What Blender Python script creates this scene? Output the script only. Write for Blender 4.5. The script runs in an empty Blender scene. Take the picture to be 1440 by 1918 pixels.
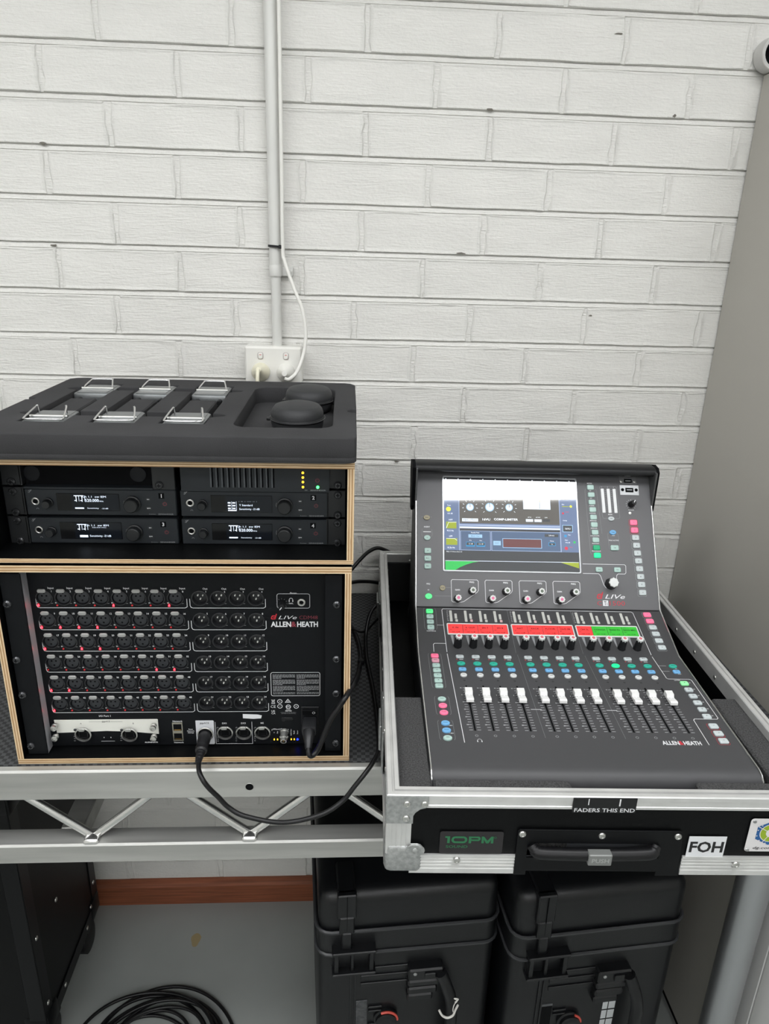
import bpy, bmesh, math, random
from mathutils import Matrix, Vector
random.seed(11)
sc = bpy.context.scene
col = sc.collection

# ------------------------------------------------------------------ camera, world, lights, exposure
FPX, PITCH, YAW, ROLL = 1352.25, 0.34904, 0.06193, -0.03050
CAM = Vector((0.0, -1.533, 1.700))
def make_camera():
    cp, sp, cy, sy = math.cos(PITCH), math.sin(PITCH), math.cos(YAW), math.sin(YAW)
    f = Vector((sy * cp, cy * cp, -sp)); r = Vector((cy, -sy, 0)); d = f.cross(r)
    c, s = math.cos(ROLL), math.sin(ROLL)
    R, D = c * r + s * d, -s * r + c * d
    cam = bpy.data.cameras.new('camera'); o = bpy.data.objects.new('camera', cam); col.objects.link(o)
    m = Matrix.Identity(4)
    for i in range(3):
        m[i][0], m[i][1], m[i][2], m[i][3] = R[i], -D[i], -f[i], CAM[i]
    o.matrix_world = m
    cam.sensor_fit = 'VERTICAL'; cam.sensor_height = 24.0; cam.lens = FPX / 1918 * 24.0
    cam.clip_start = 0.02
    sc.camera = o
make_camera()
w = bpy.data.worlds.new('world'); sc.world = w; w.use_nodes = True
w.node_tree.nodes['Background'].inputs[0].default_value = (0.9, 0.95, 1.0, 1)
w.node_tree.nodes['Background'].inputs[1].default_value = 0.25
LIGHT_STRENGTH = 7.55
CEIL = 2.70
sc.view_settings.view_transform = 'Standard'
sc.view_settings.look = 'None'
sc.view_settings.gamma = 1.0
sc.view_settings.use_curve_mapping = False
sc.view_settings.exposure = 0.0
sc.cycles.max_bounces = 5; sc.cycles.diffuse_bounces = 3; sc.cycles.glossy_bounces = 2; sc.cycles.transmission_bounces = 2; sc.cycles.caustics_reflective = False; sc.cycles.caustics_refractive = False

# ------------------------------------------------------------------ materials
def lin(c):
    if isinstance(c, (int, float)): c = (c, c, c)
    return tuple(((x / 255) / 12.92 if x <= 10.3 else (((x / 255) + 0.055) / 1.055) ** 2.4) for x in c) + (1.0,)
MATS = {}
def mat(name, c=(128, 128, 128), rough=0.5, metal=0.0, spec=0.5, bump=None, var=None, emit=0.0, ec=None, coat=0.0, scale3=None, aniso=0.0):
    """bump=(scale,strength); var=(scale,amount) colour variation; scale3 stretches the noise"""
    if name in MATS: return MATS[name]
    m = bpy.data.materials.new(name); m.use_nodes = True; MATS[name] = m
    nt = m.node_tree; b = nt.nodes['Principled BSDF']
    b.inputs['Base Color'].default_value = lin(c)
    b.inputs['Roughness'].default_value = rough
    b.inputs['Metallic'].default_value = metal
    b.inputs['Specular IOR Level'].default_value = spec
    b.inputs['Coat Weight'].default_value = coat
    if emit:
        b.inputs['Emission Color'].default_value = lin(ec or c); b.inputs['Emission Strength'].default_value = emit
    if emit and name != 'lamp_diffuser': m.cycles.emission_sampling = 'NONE'
    src = None
    if bump or var:
        tc = nt.nodes.new('ShaderNodeTexCoord'); src = tc.outputs['Object']
        if scale3:
            mp = nt.nodes.new('ShaderNodeMapping'); mp.inputs['Scale'].default_value = scale3
            nt.links.new(src, mp.inputs[0]); src = mp.outputs[0]
    if var:
        n = nt.nodes.new('ShaderNodeTexNoise'); n.inputs['Scale'].default_value = var[0]; n.inputs['Detail'].default_value = 4
        nt.links.new(src, n.inputs['Vector'])
        r = nt.nodes.new('ShaderNodeMapRange'); r.inputs[1].default_value = 0.3; r.inputs[2].default_value = 0.7
        r.inputs[3].default_value = 1 - var[1]; r.inputs[4].default_value = 1 + var[1]
        nt.links.new(n.outputs[0], r.inputs[0])
        mx = nt.nodes.new('ShaderNodeMix'); mx.data_type = 'RGBA'; mx.blend_type = 'MULTIPLY'; mx.inputs[0].default_value = 1
        mx.inputs[6].default_value = lin(c); nt.links.new(r.outputs[0], mx.inputs[7]); nt.links.new(mx.outputs[2], b.inputs['Base Color'])
    if bump:
        n = nt.nodes.new('ShaderNodeTexNoise'); n.inputs['Scale'].default_value = bump[0]; n.inputs['Detail'].default_value = 3
        nt.links.new(src, n.inputs['Vector'])
        bp = nt.nodes.new('ShaderNodeBump'); bp.inputs['Strength'].default_value = bump[1]; bp.inputs['Distance'].default_value = 0.002
        nt.links.new(n.outputs[0], bp.inputs['Height']); nt.links.new(bp.outputs[0], b.inputs['Normal'])
    return m

def ply_mat(name, thick, plies=7):
    m = mat(name, (190, 150, 105), 0.6)
    nt = m.node_tree; b = nt.nodes['Principled BSDF']; L = nt.links.new
    tc = nt.nodes.new('ShaderNodeTexCoord'); sp = nt.nodes.new('ShaderNodeSeparateXYZ'); L(tc.outputs['Object'], sp.inputs[0])
    mu = nt.nodes.new('ShaderNodeMath'); mu.operation = 'MULTIPLY_ADD'; mu.inputs[1].default_value = plies / 2 / thick; mu.inputs[2].default_value = 20.25
    L(sp.outputs[2], mu.inputs[0])
    fr = nt.nodes.new('ShaderNodeMath'); fr.operation = 'FRACT'; L(mu.outputs[0], fr.inputs[0])
    mp = nt.nodes.new('ShaderNodeMapping'); mp.inputs['Scale'].default_value = (14, 14, 250); L(tc.outputs['Object'], mp.inputs[0])
    ns = nt.nodes.new('ShaderNodeTexNoise'); ns.inputs['Scale'].default_value = 3; ns.inputs['Detail'].default_value = 5; L(mp.outputs[0], ns.inputs['Vector'])
    ad = nt.nodes.new('ShaderNodeMath'); ad.operation = 'MULTIPLY_ADD'; ad.inputs[1].default_value = 0.55; L(ns.outputs[0], ad.inputs[0]); L(fr.outputs[0], ad.inputs[2])
    cr = nt.nodes.new('ShaderNodeValToRGB'); L(ad.outputs[0], cr.inputs[0])
    e = cr.color_ramp.elements
    e[0].position = 0.30; e[0].color = lin((226, 204, 168)); e[1].position = 1.2 if False else 1.0; e[1].color = lin((176, 140, 98))
    k = cr.color_ramp.elements.new(0.66); k.color = lin((218, 194, 156))
    k = cr.color_ramp.elements.new(0.76); k.color = lin((158, 124, 88))
    L(cr.outputs[0], b.inputs['Base Color'])
    return m

def brick_paint(name, c, s=1.0):
    m = mat(name, c, 0.62, spec=0.35)
    nt = m.node_tree; b = nt.nodes['Principled BSDF']; L = nt.links.new
    tc = nt.nodes.new('ShaderNodeTexCoord')
    oi = nt.nodes.new('ShaderNodeObjectInfo')
    va = nt.nodes.new('ShaderNodeVectorMath'); va.operation = 'MULTIPLY_ADD'; va.inputs[1].default_value = (7, 7, 7)
    L(oi.outputs['Random'], va.inputs[0]); L(tc.outputs['Object'], va.inputs[2])
    def noise(sc3, detail, rough=0.6):
        mp = nt.nodes.new('ShaderNodeMapping'); mp.inputs['Scale'].default_value = sc3; L(va.outputs[0], mp.inputs[0])
        n = nt.nodes.new('ShaderNodeTexNoise'); n.inputs['Scale'].default_value = 1; n.inputs['Detail'].default_value = detail; n.inputs['Roughness'].default_value = rough
        L(mp.outputs[0], n.inputs['Vector']); return n.outputs[0]
    a = noise((45, 45, 330), 4); d = noise((150, 150, 190), 3); e = noise((9, 9, 22), 2)
    m1 = nt.nodes.new('ShaderNodeMath'); m1.operation = 'MULTIPLY_ADD'; m1.inputs[1].default_value = 0.55; L(d, m1.inputs[0]); L(a, m1.inputs[2])
    m2 = nt.nodes.new('ShaderNodeMath'); m2.operation = 'MULTIPLY_ADD'; m2.inputs[1].default_value = 2.0; L(e, m2.inputs[0]); L(m1.outputs[0], m2.inputs[2])
    # ragged paint and mortar along the arrises of each brick
    gs = nt.nodes.new('ShaderNodeSeparateXYZ'); L(tc.outputs['Generated'], gs.inputs[0])
    def edge(out, lo):
        q = nt.nodes.new('ShaderNodeMath'); q.operation = 'SUBTRACT'; q.inputs[1].default_value = 0.5; L(out, q.inputs[0])
        q2 = nt.nodes.new('ShaderNodeMath'); q2.operation = 'ABSOLUTE'; L(q.outputs[0], q2.inputs[0])
        r_ = nt.nodes.new('ShaderNodeMapRange'); r_.interpolation_type = 'SMOOTHSTEP'; r_.inputs[1].default_value = lo; r_.inputs[2].default_value = 0.5; L(q2.outputs[0], r_.inputs[0]); return r_.outputs[0]
    ex = nt.nodes.new('ShaderNodeMath'); ex.operation = 'MAXIMUM'; L(edge(gs.outputs[0], 0.455), ex.inputs[0]); L(edge(gs.outputs[2], 0.40), ex.inputs[1])
    rg = noise((170, 170, 120), 5, 0.7)
    me_ = nt.nodes.new('ShaderNodeMath'); me_.operation = 'MULTIPLY'; L(ex.outputs[0], me_.inputs[0]); L(rg, me_.inputs[1])
    m3 = nt.nodes.new('ShaderNodeMath'); m3.operation = 'MULTIPLY_ADD'; m3.inputs[1].default_value = 2.6 if s == 1.0 else 0.0; L(me_.outputs[0], m3.inputs[0]); L(m2.outputs[0], m3.inputs[2])
    bp = nt.nodes.new('ShaderNodeBump'); bp.inputs['Strength'].default_value = 0.7 * s; bp.inputs['Distance'].default_value = 0.0024
    L(m3.outputs[0], bp.inputs['Height']); L(bp.outputs[0], b.inputs['Normal'])
    r = nt.nodes.new('ShaderNodeMapRange'); r.inputs[1].default_value = 0.3; r.inputs[2].default_value = 0.7; r.inputs[3].default_value = 0.965; r.inputs[4].default_value = 1.02
    L(e, r.inputs[0])
    mx = nt.nodes.new('ShaderNodeMix'); mx.data_type = 'RGBA'; mx.blend_type = 'MULTIPLY'; mx.inputs[0].default_value = 1; mx.inputs[6].default_value = lin(c)
    L(r.outputs[0], mx.inputs[7]); L(mx.outputs[2], b.inputs['Base Color'])
    return m

BRICK = brick_paint('painted_brick', (228, 227, 222))
MORTAR = brick_paint('painted_mortar', (229, 228, 223), 1.6)
PAINT = mat('white_wall_paint', (226, 225, 220), 0.6, bump=(60, 0.1))
CEILM = mat('ceiling_paint', (232, 232, 230), 0.8)
FLOOR = mat('grey_floor_paint', (160, 164, 161), 0.42, var=(6, 0.05), bump=(90, 0.06))
WOOD = mat('brown_baseboard_wood', (138, 80, 54), 0.45, var=(60, 0.32), scale3=(0.12, 1, 3))
BLACK = mat('black_plastic', (20, 21, 23), 0.45, spec=0.35)
BLACKM = mat('black_matte', (8, 9, 11), 0.75, spec=0.12)
BLACKG = mat('black_gloss', (8, 9, 11), 0.12)
PANEL = mat('black_panel_enamel', (13, 15, 18), 0.5, spec=0.18, bump=(900, 0.05))
RACKGREY = mat('charcoal_receiver_enamel', (38, 42, 46), 0.5, spec=0.35, bump=(900, 0.05))
FOAM = mat('black_foam', (58, 58, 59), 0.9, spec=0.2, bump=(600, 0.25), var=(9, 0.16))
FOAMG = mat('grey_open_foam', (74, 74, 74), 0.95, spec=0.1, bump=(420, 0.9), var=(500, 0.45))
MAT = mat('table_mat_rubber', (60, 61, 62), 0.85)
def mat_ribs(m):
    nt = m.node_tree; b = nt.nodes['Principled BSDF']; L = nt.links.new
    tc = nt.nodes.new('ShaderNodeTexCoord'); ck = nt.nodes.new('ShaderNodeTexChecker'); ck.inputs['Scale'].default_value = 150.0
    ck.inputs['Color1'].default_value = lin((74, 75, 76)); ck.inputs['Color2'].default_value = lin((44, 45, 46))
    L(tc.outputs['Object'], ck.inputs['Vector']); L(ck.outputs['Color'], b.inputs['Base Color'])
    bp = nt.nodes.new('ShaderNodeBump'); bp.inputs['Strength'].default_value = 0.5; bp.inputs['Distance'].default_value = 0.001; L(ck.outputs['Fac'], bp.inputs['Height']); L(bp.outputs[0], b.inputs['Normal'])
mat_ribs(MAT)
ALU = mat('brushed_aluminium', (184, 184, 180), 0.4, 0.6, var=(5, 0.16), bump=(70, 0.05), scale3=(0.6, 8, 8))
ALUB = mat('bright_aluminium', (222, 222, 220), 0.26, 0.95)
ALUX = mat('aluminium_edge_extrusion', (222, 222, 220), 0.36, 0.55, var=(24, 0.08))
STEEL = mat('zinc_steel', (172, 174, 173), 0.4, 0.65, var=(180, 0.22))
CHROME = mat('polished_steel', (225, 225, 225), 0.16, 1.0)
SILVER = mat('nickel_silver', (200, 200, 196), 0.28, 0.9)
GOLD = mat('brass', (190, 150, 80), 0.3, 1.0)
WHITEP = mat('white_plastic', (232, 231, 225), 0.4)
CREAMP = mat('ivory_plastic', (232, 228, 205), 0.4)
CONDP = mat('painted_conduit', (214, 214, 210), 0.38, var=(40, 0.06), scale3=(1, 1, 0.15))
PRINTW = mat('white_print', (225, 226, 228), 0.5)
PRINTG = mat('grey_print', (150, 152, 154), 0.5)
PRINTR = mat('red_print', (200, 44, 58), 0.5)
PRINTD = mat('dark_red_print', (130, 50, 62), 0.5)
PRINTK = mat('black_print', (25, 25, 26), 0.5)
CONSOLE = mat('console_charcoal', (98, 98, 100), 0.46, bump=(1200, 0.05))
CONSOLEF = mat('console_shaded_deck', (66, 66, 68), 0.48, bump=(1200, 0.05))  # same charcoal as the screen panel, shade of the flatter deck painted in
CABINET = mat('grey_cabinet_enamel', (176, 173, 165), 0.33, var=(2, 0.02))
CABWHITE = mat('white_cabinet_enamel', (242, 242, 240), 0.35)
CABLE = mat('black_cable_rubber', (15, 15, 17), 0.36, spec=0.4)
RUGGED = mat('black_rugged_polymer', (15, 16, 18), 0.38, spec=0.4, bump=(500, 0.10), var=(20, 0.12))
LAMINATE = mat('black_laminate', (8, 9, 10), 0.45, spec=0.15, bump=(250, 0.06))
LEDR = mat('red_led_lit', (255, 40, 50), 0.4, emit=14, ec=(255, 30, 40))
LEDRO = mat('red_led_dim', (150, 34, 40), 0.4, emit=0.25, ec=(255, 40, 40))
LEDY = mat('yellow_led_lit', (255, 205, 60), 0.4, emit=3.2, ec=(255, 190, 40))
LEDG = mat('green_led_lit', (80, 255, 110), 0.4, emit=5, ec=(60, 255, 100))
LEDB = mat('blue_led_lit', (60, 90, 255), 0.4, emit=16, ec=(10, 24, 255))
EMW = mat('white_screen_pixels', (230, 240, 255), 0.3, emit=0.95, ec=(225, 238, 255))

# ------------------------------------------------------------------ helpers
def I4(): return Matrix.Identity(4)
def T(x=0, y=0, z=0): return Matrix.Translation((x, y, z))
def RX(a): return Matrix.Rotation(a, 4, 'X')
def RY(a): return Matrix.Rotation(a, 4, 'Y')
def RZ(a): return Matrix.Rotation(a, 4, 'Z')
def frame(o, x, y, z):
    m = I4()
    for i in range(3): m[i][0], m[i][1], m[i][2], m[i][3] = x[i], y[i], z[i], o[i]
    return m
def tagged(o, label=None, cat=None, group=None, kind=None):
    if label: o['label'] = label
    if cat: o['category'] = cat
    if group: o['group'] = group
    if kind: o['kind'] = kind
    return o
def thing(name, label, cat, m=None, group=None):
    o = bpy.data.objects.new(name, None); col.objects.link(o); o.empty_display_size = 0.05
    if m is not None: o.matrix_world = m
    return tagged(o, label, cat, group)
def inst(me, name, parent=None, m=None):
    o = bpy.data.objects.new(name, me); col.objects.link(o)
    if parent is not None: o.parent = parent
    if m is not None: o.matrix_local = m
    return o
def catmull(P, n=8, closed=False):
    P = [Vector(p) for p in P]; out = []; N = len(P)
    rng = range(N if closed else N - 1)
    for i in rng:
        if closed: a, b, c, d = P[i - 1], P[i], P[(i + 1) % N], P[(i + 2) % N]
        else: a, b, c, d = P[max(i - 1, 0)], P[i], P[i + 1], P[min(i + 2, N - 1)]
        for k in range(n):
            t = k / n
            out.append(0.5 * ((2 * b) + (c - a) * t + (2 * a - 5 * b + 4 * c - d) * t * t + (3 * b - a - 3 * c + d) * t ** 3))
    if not closed: out.append(P[-1])
    return out
def rrect(cx, cy, w, h, r, n=4):
    r = min(r, w / 2 - 1e-6, h / 2 - 1e-6); pts = []
    for (sx, sy, a0) in ((1, -1, -90), (1, 1, 0), (-1, 1, 90), (-1, -1, 180)):
        for k in range(n + 1):
            a = math.radians(a0 + 90 * k / n)
            pts.append((cx + sx * (w / 2 - r) + r * math.cos(a), cy + sy * (h / 2 - r) + r * math.sin(a)))
    return pts
def circ(cx, cy, r, n=16, ry=None, a0=0.0):
    return [(cx + r * math.cos(a0 + 2 * math.pi * k / n), cy + (ry or r) * math.sin(a0 + 2 * math.pi * k / n)) for k in range(n)]
TXT = {}
def text_geo(s, bold, shear, spacing=1.0, al='CENTER'):
    key = (s, bold, shear, spacing, al)
    if key not in TXT:
        cu = bpy.data.curves.new('t', 'FONT'); cu.body = s; cu.size = 1.0; cu.resolution_u = 2; cu.offset = bold; cu.shear = shear
        cu.align_x = al; cu.align_y = 'CENTER'; cu.space_character = spacing; cu.fill_mode = 'FRONT'
        ob = bpy.data.objects.new('t', cu); me = bpy.data.meshes.new_from_object(ob)
        vs = [tuple(v.co) for v in me.vertices]; fs = [tuple(p.vertices) for p in me.polygons]
        if vs:
            y0 = min(v[1] for v in vs); y1 = max(v[1] for v in vs); x0 = min(v[0] for v in vs); x1 = max(v[0] for v in vs)
        else: y0 = y1 = x0 = x1 = 0
        TXT[key] = (vs, fs, x0, x1, y0, y1)
        bpy.data.objects.remove(ob); bpy.data.meshes.remove(me); bpy.data.curves.remove(cu)
    return TXT[key]
class MB:
    def __init__(s): s.v, s.f, s.mi, s.tf, s.m = [], [], [], None, 0
    def add(s, vs, fs, m=None):
        o = len(s.v); m = s.m if m is None else m
        s.v += [tuple(s.tf @ Vector(p)) for p in vs] if s.tf is not None else [tuple(p) for p in vs]
        s.f += [tuple(i + o for i in f) for f in fs]; s.mi += [m] * len(fs); return s
    def box(s, x0, x1, y0, y1, z0, z1, ch=0, m=None):
        if ch <= 0:
            vs = [(x, y, z) for z in (z0, z1) for y in (y0, y1) for x in (x0, x1)]
            return s.add(vs, [(0, 2, 3, 1), (4, 5, 7, 6), (0, 1, 5, 4), (2, 6, 7, 3), (0, 4, 6, 2), (1, 3, 7, 5)], m)
        X, Y, Z = (x0, x1), (y0, y1), (z0, z1); vs = []; idx = {}
        for i in (0, 1):
            for j in (0, 1):
                for k in (0, 1):
                    for a in range(3):
                        p = [X[i] + (ch if i == 0 else -ch), Y[j] + (ch if j == 0 else -ch), Z[k] + (ch if k == 0 else -ch)]
                        p[a] = (X[i], Y[j], Z[k])[a]
                        idx[(i, j, k, a)] = len(vs); vs.append(tuple(p))
        g = lambda i, j, k, a: idx[(i, j, k, a)]
        fs = []
        for a in range(3):
            o = [b for b in range(3) if b != a]
            for e in (0, 1):
                q = []
                for (p, r) in ((0, 0), (1, 0), (1, 1), (0, 1)):
                    t = [0, 0, 0]; t[a] = e; t[o[0]] = p; t[o[1]] = r; q.append(g(*t, a))
                if (e == 0) == (a != 1): q.reverse()
                fs.append(tuple(q))
        for a in range(3):
            o = [b for b in range(3) if b != a]
            for p in (0, 1):
                for r in (0, 1):
                    t0 = [0, 0, 0]; t0[o[0]] = p; t0[o[1]] = r; t1 = list(t0); t1[a] = 1
                    fs.append((g(*t0, o[0]), g(*t1, o[0]), g(*t1, o[1]), g(*t0, o[1])))
        for i in (0, 1):
            for j in (0, 1):
                for k in (0, 1): fs.append((g(i, j, k, 0), g(i, j, k, 1), g(i, j, k, 2)))
        return s.add(vs, fs, m)
    def cb(s, cx, cy, cz, sx, sy, sz, ch=0, m=None):
        return s.box(cx - sx / 2, cx + sx / 2, cy - sy / 2, cy + sy / 2, cz - sz / 2, cz + sz / 2, ch, m)
    def prism(s, poly, z0, z1, ch=0, m=None, bottom=True):
        n = len(poly)
        rings = [(poly, z0)]
        if ch > 0:
            cx = sum(p[0] for p in poly) / n; cy = sum(p[1] for p in poly) / n
            w = max(abs(p[0] - cx) for p in poly); h = max(abs(p[1] - cy) for p in poly)
            top = [(cx + (p[0] - cx) * (1 - ch / w), cy + (p[1] - cy) * (1 - ch / h)) for p in poly]
            rings += [(poly, z1 - ch), (top, z1)]
        else: rings.append((poly, z1))
        vs = [(p[0], p[1], z) for r, z in rings for p in r]; fs = []
        for k in range(len(rings) - 1):
            for i in range(n): fs.append((k * n + i, k * n + (i + 1) % n, (k + 1) * n + (i + 1) % n, (k + 1) * n + i))
        fs.append(tuple((len(rings) - 1) * n + i for i in range(n)))
        if bottom: fs.append(tuple(reversed(range(n))))
        return s.add(vs, fs, m)
    def lathe(s, prof, n=16, at=(0, 0, 0), m=None, lobes=None, capt=True, capb=False):
        """prof [(r,z)] from bottom to top round the local Z"""
        vs = []; fs = []; N = len(prof)
        for (r, z) in prof:
            for k in range(n):
                a = 2 * math.pi * k / n; q = r * (1 + (lobes[1] * math.cos(lobes[0] * a) if lobes else 0))
                vs.append((at[0] + q * math.cos(a), at[1] + q * math.sin(a), at[2] + z))
        for j in range(N - 1):
            for k in range(n): fs.append((j * n + k, j * n + (k + 1) % n, (j + 1) * n + (k + 1) % n, (j + 1) * n + k))
        if capt: fs.append(tuple((N - 1) * n + k for k in range(n)))
        if capb: fs.append(tuple(reversed(range(n))))
        return s.add(vs, fs, m)
    def cyl(s, p0, p1, r, n=12, r1=None, m=None): return s.tube([p0, p1], r, n, m, radii=[r, r if r1 is None else r1])
    def tube(s, path, r, n=8, m=None, closed=False, radii=None):
        P = [Vector(p) for p in path]; N = len(P); vs = []; fs = []
        up = None
        for i, p in enumerate(P):
            if closed: d = (P[(i + 1) % N] - P[i - 1])
            else: d = P[min(i + 1, N - 1)] - P[max(i - 1, 0)]
            if d.length < 1e-9: d = Vector((0, 0, 1))
            d.normalize()
            if up is None:
                up = Vector((0, 0, 1)) if abs(d.z) < 0.9 else Vector((1, 0, 0))
            up = (up - d * up.dot(d)); up.normalize(); sd = d.cross(up)
            rr = radii[i] if radii else r
            for k in range(n):
                a = 2 * math.pi * k / n; vs.append(tuple(p + (up * math.cos(a) + sd * math.sin(a)) * rr))
        for i in range(N if closed else N - 1):
            j = (i + 1) % N
            for k in range(n): fs.append((i * n + k, i * n + (k + 1) % n, j * n + (k + 1) % n, j * n + k))
        if not closed: fs += [tuple(reversed(range(n))), tuple((N - 1) * n + k for k in range(n))]
        return s.add(vs, fs, m)
    def sheet(s, poly, z=0.0, m=None): return s.add([(p[0], p[1], z) for p in poly], [tuple(range(len(poly)))], m)
    def rect(s, x0, x1, y0, y1, z=0.0, m=None): return s.sheet([(x0, y0), (x1, y0), (x1, y1), (x0, y1)], z, m)
    def line(s, pts, w, z=0.0, m=None, closed=False):
        P = [Vector((p[0], p[1])) for p in pts]; N = len(P); vs = []; fs = []
        for i in range(N):
            a = P[i - 1] if (i > 0 or closed) else P[i]; b = P[(i + 1) % N] if (i < N - 1 or closed) else P[i]
            d1 = (P[i] - a); d2 = (b - P[i]); d1 = d1.normalized() if d1.length > 1e-9 else d2.normalized(); d2 = d2.normalized() if d2.length > 1e-9 else d1
            t = d1 + d2; t = t.normalized() if t.length > 1e-6 else d1
            nrm = Vector((-t.y, t.x)); k = w / 2 / max(0.35, nrm.dot(Vector((-d1.y, d1.x))))
            vs += [(P[i].x + nrm.x * k, P[i].y + nrm.y * k, z), (P[i].x - nrm.x * k, P[i].y - nrm.y * k, z)]
        for i in range(N if closed else N - 1):
            j = (i + 1) % N; fs.append((2 * i + 1, 2 * j + 1, 2 * j, 2 * i))
        return s.add(vs, fs, m)
    def text(s, t, x, y, h, z=0.0, m=None, w=None, bold=0.0, shear=0.0, al='CENTER', rot=0.0, xs=1.0, sp=1.0):
        """h = cap height; w = fitted width"""
        vs, fs, x0, x1, y0, y1 = text_geo(t, bold, shear, sp, al)
        if not vs: return s
        k = h / 0.7; kx = (w / (x1 - x0)) if w else k * xs
        if w: ox = {'CENTER': (x0 + x1) / 2, 'LEFT': x0, 'RIGHT': x1}[al]
        else: ox = 0
        c, q = math.cos(rot), math.sin(rot); o = []
        for a in vs:
            X, Y = (a[0] - ox) * kx, (a[1] - (y0 + y1) / 2) * k
            o.append((x + X * c - Y * q, y + X * q + Y * c, z))
        return s.add(o, fs, m)
    def geo(s, vs, fs, m=None): return s.add(vs, fs, m)
    def mesh(s, name, mats, smooth=None):
        me = bpy.data.meshes.new(name); me.from_pydata(s.v, [], s.f)
        for q in (mats if isinstance(mats, (list, tuple)) else [mats]): me.materials.append(q)
        if any(s.mi): me.polygons.foreach_set('material_index', s.mi)
        bm = bmesh.new(); bm.from_mesh(me)
        if smooth != 'flatprint': bmesh.ops.recalc_face_normals(bm, faces=bm.faces)
        bm.to_mesh(me); bm.free()
        if smooth and smooth != 'flatprint':
            me.polygons.foreach_set('use_smooth', [True] * len(me.polygons)); me.set_sharp_from_angle(angle=math.radians(smooth))
        me.update(); return me
    def build(s, name, mats, parent=None, m=None, smooth=None): return inst(s.mesh(name, mats, smooth), name, parent, m)
def plate_geo(outline, holes, z0, z1, bevel=0.0):
    cu = bpy.data.curves.new('c', 'CURVE'); cu.dimensions = '2D'; cu.fill_mode = 'BOTH'; cu.extrude = (z1 - z0) / 2 - bevel; cu.bevel_depth = bevel; cu.bevel_resolution = 1; cu.offset = -bevel
    for pts in [outline] + list(holes):
        sp = cu.splines.new('POLY'); sp.points.add(len(pts) - 1); sp.use_cyclic_u = True
        for p, q in zip(sp.points, pts): p.co = (q[0], q[1], 0, 1)
    ob = bpy.data.objects.new('c', cu); me = bpy.data.meshes.new_from_object(ob)
    vs = [(v.co.x, v.co.y, v.co.z + (z0 + z1) / 2) for v in me.vertices]; fs = [tuple(p.vertices) for p in me.polygons]
    bpy.data.objects.remove(ob); bpy.data.meshes.remove(me); bpy.data.curves.remove(cu)
    return vs, fs
def rbox_geo(sx, sy, sz, r, seg=3):
    bm = bmesh.new(); bmesh.ops.create_cube(bm, size=1.0)
    for v in bm.verts: v.co = Vector((v.co.x * sx, v.co.y * sy, v.co.z * sz))
    bmesh.ops.bevel(bm, geom=list(bm.edges), offset=r, segments=seg, profile=0.5, affect='EDGES')
    bm.verts.index_update(); vs = [tuple(v.co) for v in bm.verts]; fs = [tuple(v.index for v in f.verts) for f in bm.faces]; bm.free()
    return vs, fs
def off(vs, x=0, y=0, z=0): return [(a + x, b + y, c + z) for a, b, c in vs]
def screw_mesh(name, r=0.0035, h=0.0018, mm=None, n=10):
    b = MB(); b.lathe([(r, 0), (r, h * 0.5), (r * 0.7, h)], n)
    b.cb(0, 0, h, r * 1.0, r * 0.25, 0.0003, m=1); b.cb(0, 0, h, r * 0.25, r * 1.0, 0.0003, m=1)
    return b.mesh(name, [mm or STEEL, BLACKM], 40)
def d_logo(b, x, y, h, z, m):
    """slanted angular letter d: bowl ring and a taller stem, lower-left corner at x, y"""
    k = 0.28; sh = lambda px, py: (x + px * h + k * py * h, y + py * h)
    t_ = 0.16 * h
    b.line([sh(.68, .64), sh(.22, .64), sh(.12, .52), sh(.12, .20), sh(.22, .08), sh(.72, .08), sh(.72, 1.0)], t_, z, m)
    b.line([sh(.34, .36), sh(.72, .36)], t_ * .8, z, m)
FRONT = frame((0, 0, 0), (1, 0, 0), (0, 0, 1), (0, -1, 0))     # local XY drawn on a panel facing -Y

# ------------------------------------------------------------------ the room
ZA, CO = 2.1245, 0.086                      # top bed joint in view, course height
K0, K1 = -6, 24                             # courses, top to bottom
WX0, WX1 = -2.0, 2.2
def wall_back():
    b = MB(); prof = [(CEIL, 0.0026)]
    for k in range(K0, K1 + 1):
        z = ZA - CO * k
        if z > CEIL - 0.01: continue
        prof += [(z + 0.0001, 0.0026), (z, 0.0062), (z - 0.0014, 0.0054), (z - 0.010, 0.0006), (z - 0.0105, 0.0026)]
    prof += [(0.0, 0.0026)]
    n = len(prof)
    vs = [(x, y, z) for x in (WX0, WX1) for (z, y) in prof] + [(x, 0.12, z) for x in (WX0, WX1) for z in (CEIL, 0.0)]
    fs = [(i, i + 1, n + i + 1, n + i) for i in range(n - 1)] + [(2 * n, 2 * n + 1, 2 * n + 3, 2 * n + 2)]
    b.add(vs, fs)
    o = b.build('wall_back', MORTAR); tagged(o, 'white painted brick wall behind the equipment', kind='structure')
    return o
WALL = wall_back()
JOINTS = {0: [-0.445, -0.207, 0.038, 0.279, 0.517, 0.754], 1: [-0.554, -0.309, -0.07, 0.168, 0.41, 0.653], 2: [-0.44, -0.197, 0.037, 0.276, 0.516, 0.756],
          3: [-0.562, -0.321, -0.083, 0.161, 0.399, 0.636], 4: [-0.684, -0.444, -0.204, 0.032, 0.276, 0.515, 0.754], 5: [-0.561, -0.326, -0.086, 0.158, 0.399, 0.638],
          6: [-0.458, -0.22, 0.02, 0.261, 0.503, 0.749], 7: [-0.551, -0.339, -0.095, 0.146, 0.385, 0.631], 8: [0.019, 0.259, 0.499, 0.742], 9: [-0.086, 0.154, 0.402, 0.655],
          10: [0.039, 0.279, 0.519, 0.759], 12: [0.041, 0.281, 0.523, 0.764]}
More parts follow.
